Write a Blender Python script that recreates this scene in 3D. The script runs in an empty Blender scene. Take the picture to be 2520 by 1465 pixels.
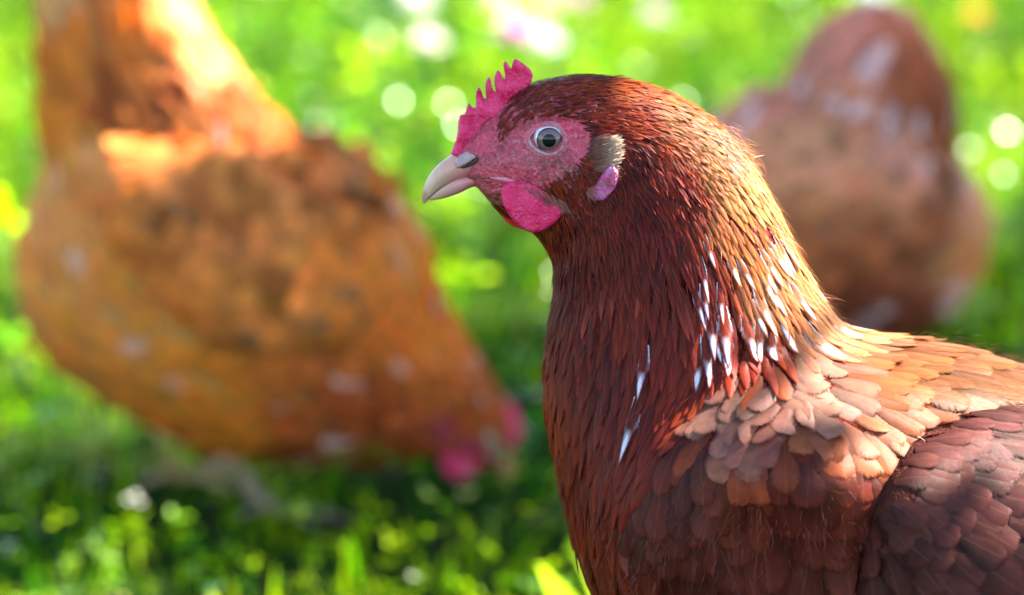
import bpy, bmesh, math, random
import numpy as np
from mathutils import Vector, Matrix, noise as mnoise
from mathutils.bvhtree import BVHTree
from mathutils.geometry import delaunay_2d_cdt

R = math.radians
rng = np.random.default_rng(7)
random.seed(7)
sc = bpy.context.scene
col = sc.collection

# ------------------------------------------------------------------ camera
CAM_H, PITCH, LENS = 0.65, R(12.0), 135.0
cam_d = bpy.data.cameras.new("camera")
cam_d.lens = LENS; cam_d.sensor_width = 36.0
cam_d.clip_start = 0.05; cam_d.clip_end = 500
cam_d.dof.use_dof = True
cam_d.dof.focus_distance = 1.47
cam_d.dof.aperture_fstop = 6.2
cam_d.dof.aperture_blades = 0
cam = bpy.data.objects.new("camera", cam_d); col.objects.link(cam)
cam.location = (0, 0, CAM_H)
cam.rotation_euler = (R(90) - PITCH, 0, 0)
sc.camera = cam

# ------------------------------------------------------------------ light
SUN = Vector((0.62, 0.2, 0.74)).normalized()
EL = math.asin(SUN.z); AZ = math.atan2(SUN.x, SUN.y)
w = bpy.data.worlds.new("World"); sc.world = w; w.use_nodes = True
nt = w.node_tree; nt.nodes.clear()
sky = nt.nodes.new("ShaderNodeTexSky"); sky.sky_type = 'NISHITA'; sky.sun_disc = False
sky.sun_elevation = EL; sky.sun_rotation = AZ; sky.air_density = 1.0; sky.dust_density = 0.2
bg = nt.nodes.new("ShaderNodeBackground"); bg.inputs[1].default_value = 0.075
wo = nt.nodes.new("ShaderNodeOutputWorld")
nt.links.new(sky.outputs[0], bg.inputs[0]); nt.links.new(bg.outputs[0], wo.inputs[0])
sd = bpy.data.lights.new("sun", 'SUN'); sd.energy = 5.0; sd.angle = R(0.5); sd.color = (1.0, 0.93, 0.82)
so = bpy.data.objects.new("sun", sd); col.objects.link(so)
so.rotation_euler = (-SUN).to_track_quat('-Z', 'Y').to_euler()
so.location = (3, 3, 5)

sc.view_settings.view_transform = 'Standard'
sc.view_settings.look = 'None'
sc.view_settings.exposure = 3.25
sc.view_settings.gamma = 1.0
sc.render.engine = 'CYCLES'
sc.cycles.max_bounces = 7; sc.cycles.diffuse_bounces = 3; sc.cycles.glossy_bounces = 2
sc.cycles.transmission_bounces = 4; sc.cycles.transparent_max_bounces = 14
sc.cycles.use_denoising = True
sc.cycles.sample_clamp_indirect = 6.0
sc.cycles.caustics_reflective = False; sc.cycles.caustics_refractive = False

# ------------------------------------------------------------------ helpers
F = 2520 * LENS / 36.0           # trace coordinates: the photograph at 2520 x 1465
CP, SP = math.cos(PITCH), math.sin(PITCH)

def ray(x, y):
    a = (x - 1260.0) / F; b = (732.5 - y) / F
    return Vector((a, CP + b * SP, -SP + b * CP))

def on_plane(x, y, Y):           # traced point on the upright plane world-y = Y
    d = ray(x, y); t = Y / d.y
    return Vector((d.x * t, Y, CAM_H + d.z * t))

def on_ground(x, y, z=0.0):
    d = ray(x, y); t = (z - CAM_H) / d.z
    return Vector((d.x * t, d.y * t, z))

def to_px(P):                    # world (n,3) -> trace coordinates (n,2)
    P = np.asarray(P, float)
    q = P - np.array([0, 0, CAM_H])
    zc = q[:, 1] * CP - q[:, 2] * SP
    yc = q[:, 1] * SP + q[:, 2] * CP
    return np.stack([1260 + F * q[:, 0] / zc, 732.5 - F * yc / zc], 1)

def tag(o, label=None, cat=None, group=None, kind=None):
    if label: o['label'] = label
    if cat: o['category'] = cat
    if group: o['group'] = group
    if kind: o['kind'] = kind
    return o

def link(name, me, mat, parent=None, smooth=True):
    o = bpy.data.objects.new(name, me); col.objects.link(o)
    if mat is not None: me.materials.append(mat)
    if smooth: me.polygons.foreach_set("use_smooth", [True] * len(me.polygons))
    if parent is not None:
        o.parent = parent
        p = Vector((0, 0, 0)); q = parent
        while q is not None: p += q.location; q = q.parent
        o.location = -p            # meshes are written in world coordinates
    return o

def empty(name, loc, parent=None):
    o = bpy.data.objects.new(name, None); col.objects.link(o); o.location = loc
    o.empty_display_size = 0.05
    if parent: o.parent = parent
    return o

def mesh_np(name, V, Fq, attrs=None, uv=None):
    """V (n,3); Fq (m,4) or (m,3) int array; attrs {name: (n,3) or (n,)}; uv (n,2) per vertex."""
    me = bpy.data.meshes.new(name)
    V = np.ascontiguousarray(V, np.float32); Fq = np.ascontiguousarray(Fq, np.int32)
    k = Fq.shape[1]
    me.vertices.add(len(V)); me.vertices.foreach_set("co", V.ravel())
    me.loops.add(Fq.size); me.loops.foreach_set("vertex_index", Fq.ravel())
    me.polygons.add(len(Fq))
    me.polygons.foreach_set("loop_start", np.arange(len(Fq), dtype=np.int32) * k)
    me.polygons.foreach_set("loop_total", np.full(len(Fq), k, np.int32))
    me.update(calc_edges=True)
    for an, A in (attrs or {}).items():
        A = np.asarray(A, np.float32)
        if A.ndim == 1:
            at = me.attributes.new(an, 'FLOAT', 'POINT'); at.data.foreach_set("value", A)
        else:
            at = me.attributes.new(an, 'FLOAT_COLOR', 'POINT')
            at.data.foreach_set("color", np.hstack([A, np.ones((len(A), 1), np.float32)]).astype(np.float32).ravel())
    if uv is not None:
        l = me.uv_layers.new(name="UVMap")
        l.data.foreach_set("uv", np.asarray(uv, np.float32)[Fq.ravel()].ravel())
    me.validate()
    return me

def catmull(P, n):
    """P (k,d) control rows -> n rows, passing through them (centripetal-ish uniform Catmull-Rom)."""
    P = np.asarray(P, float); k = len(P)
    t = np.linspace(0, k - 1, n); i = np.minimum(t.astype(int), k - 2); f = (t - i)[:, None]
    g = lambda j: P[np.clip(j, 0, k - 1)]
    a, b, c, d = g(i - 1), g(i), g(i + 1), g(i + 2)
    return 0.5 * ((2 * b) + (-a + c) * f + (2 * a - 5 * b + 4 * c - d) * f ** 2 + (-a + 3 * b - 3 * c + d) * f ** 3)

def sst(a, b, x):
    t = np.clip((np.asarray(x, float) - a) / (b - a), 0, 1); return t * t * (3 - 2 * t)

# ------------------------------------------------------------------ node materials
class NT:
    def __init__(s, name):
        s.m = bpy.data.materials.new(name); s.m.use_nodes = True
        s.t = s.m.node_tree; s.t.nodes.clear()
        s.out = s.t.nodes.new("ShaderNodeOutputMaterial")
    def n(s, typ, **kw):
        nd = s.t.nodes.new("ShaderNode" + typ)
        for k, v in kw.items():
            if k.startswith("i_"):
                nd.inputs[k[2:].replace("_", " ")].default_value = v
            else: setattr(nd, k, v)
        return nd
    def l(s, a, b): s.t.links.new(a, b); return b
    def math(s, op, a, b=None, c=None, clamp=False):
        nd = s.t.nodes.new("ShaderNodeMath"); nd.operation = op; nd.use_clamp = clamp
        for i, v in enumerate((a, b, c)):
            if v is None: continue
            if isinstance(v, (int, float)): nd.inputs[i].default_value = v
            else: s.l(v, nd.inputs[i])
        return nd.outputs[0]
    def mix(s, fac, a, b, typ='MIX'):
        nd = s.t.nodes.new("ShaderNodeMix"); nd.data_type = 'RGBA'; nd.blend_type = typ
        for i, v in ((0, fac), (6, a), (7, b)):
            if isinstance(v, (int, float)): nd.inputs[i].default_value = v
            elif isinstance(v, tuple): nd.inputs[i].default_value = (*v, 1)
            else: s.l(v, nd.inputs[i])
        return nd.outputs[2]
    def ramp(s, fac, stops, interp='LINEAR'):
        nd = s.t.nodes.new("ShaderNodeValToRGB"); cr = nd.color_ramp; cr.interpolation = interp
        while len(cr.elements) < len(stops): cr.elements.new(0.5)
        for e, (p, c) in zip(cr.elements, stops):
            e.position = p; e.color = (*c, 1) if len(c) == 3 else c
        s.l(fac, nd.inputs[0]); return nd.outputs[0]
    def noise(s, vec, scale, detail=2.0, rough=0.5, dims='3D'):
        nd = s.t.nodes.new("ShaderNodeTexNoise"); nd.noise_dimensions = dims
        nd.inputs['Scale'].default_value = scale; nd.inputs['Detail'].default_value = detail
        nd.inputs['Roughness'].default_value = rough
        if vec is not None: s.l(vec, nd.inputs['Vector'])
        return nd.outputs[0]

def feather_mat(name, transl=0.30, gloss=0.14, fray=True, barb=42.0):
    g = NT(name)
    uvn = g.n("UVMap"); uvn.uv_map = "UVMap"
    sep = g.n("SeparateXYZ"); g.l(uvn.outputs[0], sep.inputs[0])
    u, v = sep.outputs[0], sep.outputs[1]             # u 0..1 across, v 0..1 along
    au = g.math('ABSOLUTE', g.math('SUBTRACT', g.math('MULTIPLY', u, 2.0), 1.0))
    rnd = g.n("Attribute", attribute_name="rnd").outputs[2]
    c = g.n("Attribute", attribute_name="fcol").outputs[0]
    wh = g.n("Attribute", attribute_name="white").outputs[2]
    # barbs: run outward and forward from the shaft
    bc = g.math('SUBTRACT', v, g.math('MULTIPLY', au, 0.22))
    comb = g.n("CombineXYZ")
    g.l(g.math('MULTIPLY', bc, barb), comb.inputs[0])
    g.l(g.math('MULTIPLY', au, 0.5), comb.inputs[1])
    g.l(g.math('MULTIPLY', rnd, 57.0), comb.inputs[2])
    sgn = g.math('MULTIPLY', g.math('GREATER_THAN', u, 0.5), 13.0)
    c2 = g.n("VectorMath", operation='ADD'); g.l(comb.outputs[0], c2.inputs[0])
    c3 = g.n("CombineXYZ"); g.l(sgn, c3.inputs[0]); g.l(sgn, c3.inputs[1]); g.l(c3.outputs[0], c2.inputs[1])
    bn = g.noise(c2.outputs[0], 2.2, 3.0, 0.65)
    # colour: darker quill side (also painted depth between feathers), barb streaks, pale shaft
    cmb2 = g.n("CombineXYZ"); g.l(g.math('MULTIPLY', u, 2.2), cmb2.inputs[0]); g.l(g.math('MULTIPLY', v, 2.2), cmb2.inputs[1]); g.l(g.math('MULTIPLY', rnd, 91.0), cmb2.inputs[2])
    soft = g.noise(cmb2.outputs[0], 1.3, 2.0, 0.5)
    k = g.math('ADD', g.math('MULTIPLY_ADD', bn, 0.75, 0.12), g.math('MULTIPLY', soft, 1.0))
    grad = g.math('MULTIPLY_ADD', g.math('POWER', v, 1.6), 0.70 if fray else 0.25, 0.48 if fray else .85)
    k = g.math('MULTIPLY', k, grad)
    edge = g.math('MULTIPLY', g.math('POWER', au, 4.0), -0.30)
    k = g.math('ADD', k, edge)
    sc_ = g.n("VectorMath", operation='SCALE'); g.l(c, sc_.inputs[0]); g.l(k, sc_.inputs[3])
    cc = sc_.outputs[0]
    shaft = g.math('LESS_THAN', au, 0.06)
    cc = g.mix(g.math('MULTIPLY', shaft, 0.05), cc, (0.42, 0.2, 0.1))
    # white spindle marks near the tips
    wv = g.math('SUBTRACT', 1.0, g.math('MULTIPLY', g.math('ABSOLUTE', g.math('SUBTRACT', v, 0.70)), 4.2))
    wu = g.math('SUBTRACT', 0.8, g.math('MULTIPLY', au, 1.35))
    wm = g.math('MULTIPLY', g.math('MULTIPLY', wv, wu), 3.0)
    wm = g.math('ADD', wm, g.math('MULTIPLY', g.math('SUBTRACT', bn, 0.5), 2.2), clamp=True)
    wm = g.math('MULTIPLY', wm, wh, clamp=True)
    cc = g.mix(wm, cc, (0.66, 0.64, 0.74))
    bump = g.n("Bump"); bump.inputs['Strength'].default_value = 0.35; bump.inputs['Distance'].default_value = 0.0004
    g.l(bn, bump.inputs['Height'])
    pb = g.n("BsdfPrincipled"); g.l(cc, pb.inputs['Base Color']); g.l(bump.outputs[0], pb.inputs['Normal'])
    pb.inputs['Roughness'].default_value = 0.45; pb.inputs['Specular IOR Level'].default_value = gloss
    tr = g.n("BsdfTranslucent")
    hs = g.n("HueSaturation"); hs.inputs['Saturation'].default_value = 1.1; hs.inputs['Value'].default_value = 1.7
    g.l(cc, hs.inputs['Color']); g.l(hs.outputs[0], tr.inputs['Color'])
    ms = g.n("MixShader"); ms.inputs[0].default_value = transl
    g.l(pb.outputs[0], ms.inputs[1]); g.l(tr.outputs[0], ms.inputs[2])
    last = ms.outputs[0]
    if fray:
        e = g.math('MULTIPLY', g.math('MAXIMUM', au, g.math('MULTIPLY', g.math('SUBTRACT', v, 0.7), 3.3)), 1.0)
        a = g.math('GREATER_THAN', g.math('ADD', g.math('MULTIPLY', g.math('SUBTRACT', e, 0.74), 1.8), g.math('MULTIPLY', g.math('SUBTRACT', bn, 0.5), 3.2)), 0.27)
        tp = g.n("BsdfTransparent"); m2 = g.n("MixShader")
        g.l(a, m2.inputs[0]); g.l(last, m2.inputs[1]); g.l(tp.outputs[0], m2.inputs[2]); last = m2.outputs[0]
    g.l(last, g.out.inputs[0])
    return g.m

def strand_mat(name, transl=0.4):
    g = NT(name)
    c = g.n("Attribute", attribute_name="fcol").outputs[0]
    pb = g.n("BsdfPrincipled"); g.l(c, pb.inputs['Base Color']); pb.inputs['Roughness'].default_value = 0.45
    tr = g.n("BsdfTranslucent"); g.l(c, tr.inputs['Color'])
    ms = g.n("MixShader"); ms.inputs[0].default_value = transl
    g.l(pb.outputs[0], ms.inputs[1]); g.l(tr.outputs[0], ms.inputs[2]); g.l(ms.outputs[0], g.out.inputs[0])
    return g.m

def skin_mat(name, attr=True, c1=(0.5, 0.03, 0.08), c2=(0.62, 0.16, 0.2), scale=900, bump=0.5, sss=0.25, rough=0.42, dist=0.0006, mott=1.0, spec=.4):
    g = NT(name)
    tc = g.n("TexCoord").outputs[3]
    n1 = g.noise(tc, scale, 4.0, 0.6); n2 = g.noise(tc, scale * 0.16, 3.0, 0.6)
    vor = g.n("TexVoronoi"); vor.inputs['Scale'].default_value = scale * 0.9; g.l(tc, vor.inputs['Vector'])
    f = g.ramp(n2, [(0.38, (0, 0, 0)), (0.66, (1, 1, 1))])
    if attr:
        base = g.n("Attribute", attribute_name="fcol").outputs[0]
        n3 = g.noise(tc, 260, 5.0, 0.65); bare = g.n("Attribute", attribute_name="bare").outputs[2]
        base = g.mix(g.math('MULTIPLY', g.ramp(n3, [(.45, (0, 0, 0)), (.62, (1, 1, 1))]), g.math('MULTIPLY', bare, .55)), base, (.42, .035, .07))
        k = g.n("VectorMath", operation='SCALE'); g.l(base, k.inputs[0]); g.l(g.math('MULTIPLY_ADD', g.math('ADD', n2, n3), 1.3 * mott, 1 - 1.3 * mott), k.inputs[3])
        cc = k.outputs[0]
    else:
        cc = g.mix(f, c1, c2)
    cc = g.mix(g.math('MULTIPLY', g.ramp(n1, [(0.52, (0, 0, 0)), (0.75, (1, 1, 1))]), g.math('MULTIPLY', g.n('Attribute', attribute_name='bare').outputs[2], .35) if attr else 0.35 * mott), cc, (0.75, 0.36, 0.42))
    h = g.math('ADD', g.math('ADD', n1, g.math('MULTIPLY', vor.outputs[0], 0.8)), g.math('MULTIPLY', g.noise(tc, scale * .33, 3.0, .6), 4.5))
    b = g.n("Bump"); b.inputs['Strength'].default_value = bump; b.inputs['Distance'].default_value = dist; g.l(h, b.inputs['Height'])
    pb = g.n("BsdfPrincipled"); g.l(cc, pb.inputs['Base Color']); g.l(b.outputs[0], pb.inputs['Normal'])
    pb.inputs['Roughness'].default_value = rough; pb.inputs['Specular IOR Level'].default_value = spec
    if attr: g.l(g.math('MULTIPLY', g.n('Attribute', attribute_name='bare').outputs[2], spec), pb.inputs['Specular IOR Level'])
    pb.inputs['Subsurface Weight'].default_value = sss; pb.inputs['Subsurface Radius'].default_value = (1.0, 0.3, 0.2)
    pb.inputs['Subsurface Scale'].default_value = 0.004
    g.l(pb.outputs[0], g.out.inputs[0]); return g.m

def plain_mat(name, color, rough=0.5, spec=0.5, coat=0.0, nscale=None, c2=None, bump=0.0, transl=0.0):
    g = NT(name)
    pb = g.n("BsdfPrincipled"); pb.inputs['Roughness'].default_value = rough
    pb.inputs['Specular IOR Level'].default_value = spec; pb.inputs['Coat Weight'].default_value = coat
    pb.inputs['Coat Roughness'].default_value = 0.02
    if nscale:
        tc = g.n("TexCoord").outputs[3]; nn = g.noise(tc, nscale, 4, 0.6)
        cc = g.mix(g.ramp(nn, [(0.35, (0, 0, 0)), (0.65, (1, 1, 1))]), color, c2 or color)
        g.l(cc, pb.inputs['Base Color'])
        if bump:
            b = g.n("Bump"); b.inputs['Strength'].default_value = bump; b.inputs['Distance'].default_value = 0.002
            g.l(nn, b.inputs['Height']); g.l(b.outputs[0], pb.inputs['Normal'])
    else: pb.inputs['Base Color'].default_value = (*color, 1)
    if transl:
        tr = g.n("BsdfTranslucent"); tr.inputs[0].default_value = (*color, 1)
        ms = g.n("MixShader"); ms.inputs[0].default_value = transl
        g.l(pb.outputs[0], ms.inputs[1]); g.l(tr.outputs[0], ms.inputs[2]); g.l(ms.outputs[0], g.out.inputs[0])
    else: g.l(pb.outputs[0], g.out.inputs[0])
    return g.m

def leaf_mat(name, transl=0.45, rough=0.4, spec=0.5):
    g = NT(name)
    c = g.n("Attribute", attribute_name="fcol").outputs[0]
    pb = g.n("BsdfPrincipled"); g.l(c, pb.inputs['Base Color']); pb.inputs['Roughness'].default_value = rough
    pb.inputs['Specular IOR Level'].default_value = spec
    tr = g.n("BsdfTranslucent"); k = g.mix(1.0, c, (1.0, 1.0, 0.12), 'MULTIPLY')
    hs = g.n("HueSaturation"); hs.inputs['Value'].default_value = 1.9; g.l(k, hs.inputs['Color'])
    g.l(hs.outputs[0], tr.inputs[0])
    ms = g.n("MixShader"); ms.inputs[0].default_value = transl
    g.l(pb.outputs[0], ms.inputs[1]); g.l(tr.outputs[0], ms.inputs[2]); g.l(ms.outputs[0], g.out.inputs[0])
    return g.m

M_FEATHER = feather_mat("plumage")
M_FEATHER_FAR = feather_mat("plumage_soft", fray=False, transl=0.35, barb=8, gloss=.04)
M_DOWN = strand_mat("down_strands")
M_BODY = skin_mat("body_skin", attr=True, scale=700, bump=0.7, sss=0.12, dist=0.0008, mott=1.0, rough=.5, spec=.35)
M_COMB = skin_mat("comb_skin", attr=False, c1=(0.55, 0.004, 0.07), c2=(0.62, 0.03, 0.12), scale=950, bump=0.7, sss=0.25, rough=0.5, mott=0.55, spec=.3)
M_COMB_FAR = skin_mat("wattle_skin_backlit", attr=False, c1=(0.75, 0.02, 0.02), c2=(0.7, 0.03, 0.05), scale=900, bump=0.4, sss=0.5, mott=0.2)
M_LOBE = skin_mat("earlobe_skin", attr=False, c1=(0.40, 0.03, 0.13), c2=(0.34, 0.14, 0.30), scale=700, bump=0.8, sss=0.2, mott=0.7)
M_LEG = plain_mat("leg_scales", (0.30, 0.20, 0.12), 0.5, nscale=300, c2=(0.22, 0.15, 0.10), bump=0.4)

# ------------------------------------------------------------------ surfaces
def loft(stations, Y, n=150, m=64, power=2.3, shape=None):
    """stations: (ax, ay, bx, by, half_depth_cm) traced back edge / belly edge pairs, from head to tail."""
    S = catmull(stations, n)
    A = np.array([on_plane(s[0], s[1], Y) for s in S]); B = np.array([on_plane(s[2], s[3], Y) for s in S])
    D = np.maximum(S[:, 4], 0.05) * 0.01
    C = (A + B) / 2; H = (A - B) / 2
    th = np.arange(m) * 2 * math.pi / m
    ct, st = np.cos(th), np.sin(th)
    f = lambda x, p: np.sign(x) * np.abs(x) ** (2 / p)
    cu, cd = f(ct, 2.0), f(st, power)
    V = C[:, None, :] + H[:, None, :] * cu[None, :, None]
    V = V + np.array([0, -1, 0])[None, None, :] * (D[:, None] * cd[None, :])[:, :, None]
    V = V.reshape(-1, 3)
    i = np.arange(n - 1)[:, None]; j = np.arange(m)[None, :]
    j2 = (j + 1) % m
    Fq = np.stack([i * m + j + 0 * j2, i * m + j2, (i + 1) * m + j2, (i + 1) * m + j + 0 * j2], -1).reshape(-1, 4)
    return V, Fq, n, m

def finish_loft(V, Fq, n, m, name, attrs=None):
    """close the ends with fans (as quads with a repeated centre avoided: use bmesh)"""
    me = mesh_np(name, V, Fq, attrs)
    bm = bmesh.new(); bm.from_mesh(me); bm.verts.ensure_lookup_table()
    for ring in (0, n - 1):
        vs = [bm.verts[ring * m + j] for j in range(m)]
        if ring == 0: vs.reverse()
        try: bm.faces.new(vs)
        except ValueError: pass
    bmesh.ops.recalc_face_normals(bm, faces=bm.faces[:])
    bm.to_mesh(me); bm.free(); return me

def bvh_of(me):
    vs = [v.co.copy() for v in me.vertices]; ps = [tuple(p.vertices) for p in me.polygons]
    return BVHTree.FromPolygons(vs, ps)

def sample(me, bvh, count, keep):
    """random points on a mesh: returns P, N"""
    me.calc_loop_triangles()
    nt_ = len(me.loop_triangles); T = np.empty(nt_ * 3, np.int32); me.loop_triangles.foreach_get("vertices", T); T = T.reshape(-1, 3)
    V = np.empty(len(me.vertices) * 3, np.float32); me.vertices.foreach_get("co", V); V = V.reshape(-1, 3).astype(float)
    a, b, c = V[T[:, 0]], V[T[:, 1]], V[T[:, 2]]
    cr = np.cross(b - a, c - a); ar = np.linalg.norm(cr, axis=1)
    idx = rng.choice(nt_, count, p=ar / ar.sum())
    r1 = np.sqrt(rng.random(count)); r2 = rng.random(count)
    P = a[idx] * (1 - r1)[:, None] + b[idx] * (r1 * (1 - r2))[:, None] + c[idx] * (r1 * r2)[:, None]
    N = cr[idx] / np.maximum(ar[idx], 1e-12)[:, None]
    # orient outward with smooth bvh normal agreement
    ok = keep(P, N)
    return P[ok], N[ok]

def poisson(P, rad):
    """dart throwing with a radius per point; returns kept indices"""
    cell = float(np.median(rad)); grid = {}; kept = []
    for i in range(len(P)):
        p = P[i]; r = rad[i]; k = int(math.ceil(r / cell)); c = (int(p[0] // cell), int(p[1] // cell), int(p[2] // cell))
        good = True
        for dx in range(-k, k + 1):
            for dy in range(-k, k + 1):
                for dz in range(-k, k + 1):
                    for q in grid.get((c[0] + dx, c[1] + dy, c[2] + dz), ()):
                        if (q[0] - p[0]) ** 2 + (q[1] - p[1]) ** 2 + (q[2] - p[2]) ** 2 < r * r: good = False; break
                    if not good: break
                if not good: break
            if not good: break
        if good: grid.setdefault(c, []).append(p); kept.append(i)
    return np.array(kept, int)

def idw(XY, anchors, p=3.0):
    A = np.asarray(anchors, float)
    d2 = ((XY[:, None, :] - A[None, :, :2]) ** 2).sum(-1) + 400.0
    W = d2 ** (-p / 2); W /= W.sum(1, keepdims=True)
    return W @ A[:, 2:]

def nz(P, scale, off=0.0):
    return np.array([mnoise.noise(Vector((p[0] * scale + off, p[1] * scale, p[2] * scale - off))) for p in P])

VS_R = np.array([0, .22, .42, .6, .75, .87, .96, 1.0])
def prof(rd, v):
    """half-width profile, rd 0 = lance shaped, 1 = round tipped"""
    v = v[None, :]
    lance = (0.5 + 0.5 * np.clip(v / 0.35, 0, 1)) * np.where(v > 0.35, np.clip(1 - ((v - 0.35) / 0.65) ** 1.5, 0, 1), 1)
    rnd_ = (0.4 + 0.6 * sst(0, 0.6, v)) * np.where(v > 0.62, np.sqrt(np.clip(1 - ((v - 0.62) / 0.38) ** 2, 0, 1)), 1)
    return lance * (1 - rd[:, None]) + rnd_ * rd[:, None]

def grow(name, parent, mat, bvh, P, N, flow2, L, W, rd, fcol, white, nu=5, vs=VS_R, lift=0.08, camber=0.35, roll=0.25, dirjit=0.12, h0=0.0004, bendlift=0.0, curl=None, up=None):
    """feathers marched over a surface. flow2(XYpx)->(n,2) picture-plane direction"""
    n = len(P); K = len(vs)
    XY = to_px(P); fl = flow2(XY)
    ang = rng.normal(0, 1, n) * dirjit
    ca, sa = np.cos(ang), np.sin(ang)
    fl = np.stack([fl[:, 0] * ca - fl[:, 1] * sa, fl[:, 0] * sa + fl[:, 1] * ca], 1)
    D0 = np.stack([fl[:, 0], np.zeros(n), -fl[:, 1]], 1)
    PP = np.zeros((n, K, 3)); NN = np.zeros((n, K, 3)); PP[:, 0] = P; NN[:, 0] = N
    for i in range(n):
        p = Vector(P[i]); nn = Vector(N[i]); d = Vector(D0[i])
        for k in range(1, K):
            d = d - nn * d.dot(nn)
            if d.length < 1e-6: d = nn.orthogonal()
            d.normalize()
            step = (vs[k] - vs[k - 1]) * L[i]
            hit = bvh.find_nearest(p + d * step)
            if hit[0] is None: q, n2 = p + d * step, nn
            else:
                q, n2 = hit[0], hit[1]
                if n2.dot(nn) < 0: n2 = -n2
                if n2.dot(nn) < 0.3: n2 = nn
            n2 = (nn * 0.5 + n2 * 0.5).normalized()
            p, nn = q, n2; PP[i, k] = p; NN[i, k] = nn
    T = np.gradient(PP, axis=1); T /= np.maximum(np.linalg.norm(T, axis=2, keepdims=True), 1e-9)
    B = np.cross(NN, T); B /= np.maximum(np.linalg.norm(B, axis=2, keepdims=True), 1e-9)
    ro = (rng.normal(0, 1, n) * roll)[:, None, None] * vs[None, :, None]
    B = B * np.cos(ro) + NN * np.sin(ro)
    us = np.linspace(-1, 1, nu)
    pw = prof(rd, vs) * W[:, None]
    li = (lift * np.clip(rng.normal(1, 0.35, n), 0.2, 2.2))[:, None] * L[:, None] * vs[None, :] ** 1.2 + h0
    if up is not None: li = li * up[:, None]
    if bendlift: li = li + (np.clip(rng.normal(-0.6, 1, n), 0, 3) * bendlift)[:, None] * L[:, None] * vs[None, :] ** 3
    V = PP[:, :, None, :] + NN[:, :, None, :] * (li[:, :, None] - camber * pw[:, :, None] * us[None, None, :] ** 2)[..., None] \
        + B[:, :, None, :] * (pw[:, :, None] * us[None, None, :])[..., None]
    V = V.reshape(-1, 3)
    i = np.arange(n)[:, None, None]; k = np.arange(K - 1)[None, :, None]; u = np.arange(nu - 1)[None, None, :]
    b0 = i * K * nu + k * nu + u
    Fq = np.stack([b0, b0 + 1, b0 + nu + 1, b0 + nu], -1).reshape(-1, 4)
    uv = np.stack(np.broadcast_arrays((us * 0.5 + 0.5)[None, None, :], vs[None, :, None] + 0 * np.zeros((n, 1, 1))), -1).reshape(-1, 2)
    rep = K * nu
    at = {"fcol": np.repeat(fcol, rep, 0), "rnd": np.repeat(rng.random(n), rep), "white": np.repeat(white, rep)}
    me = mesh_np(name, V, Fq, at, uv)
    return link(name, me, mat, parent)

def strands(name, parent, mat, P, N, D, L, W, fcol, bend=0.3, segs=3):
    """thin tapered hairs: root P, direction D (already oblique), bending towards gravity a little"""
    n = len(P)
    D = D / np.linalg.norm(D, axis=1, keepdims=True)
    B = np.cross(D, N); B /= np.maximum(np.linalg.norm(B, axis=1, keepdims=True), 1e-9)
    vs = np.linspace(0, 1, segs + 1)
    wdt = np.where(vs < 1, 1 - vs * 0.8, 0.08)
    C = P[:, None, :] + D[:, None, :] * (L[:, None] * vs[None, :])[..., None]
    C = C - N[:, None, :] * (bend * L[:, None] * vs[None, :] ** 2)[..., None]
    V = np.stack([C - B[:, None, :] * (W[:, None] * wdt)[..., None], C + B[:, None, :] * (W[:, None] * wdt)[..., None]], 2).reshape(-1, 3)
    K = segs + 1
    i = np.arange(n)[:, None]; k = np.arange(segs)[None, :]; b0 = i * K * 2 + k * 2
    Fq = np.stack([b0, b0 + 1, b0 + 3, b0 + 2], -1).reshape(-1, 4)
    me = mesh_np(name, V, Fq, {"fcol": np.repeat(fcol, K * 2, 0)})
    return link(name, me, mat, parent)

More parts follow.
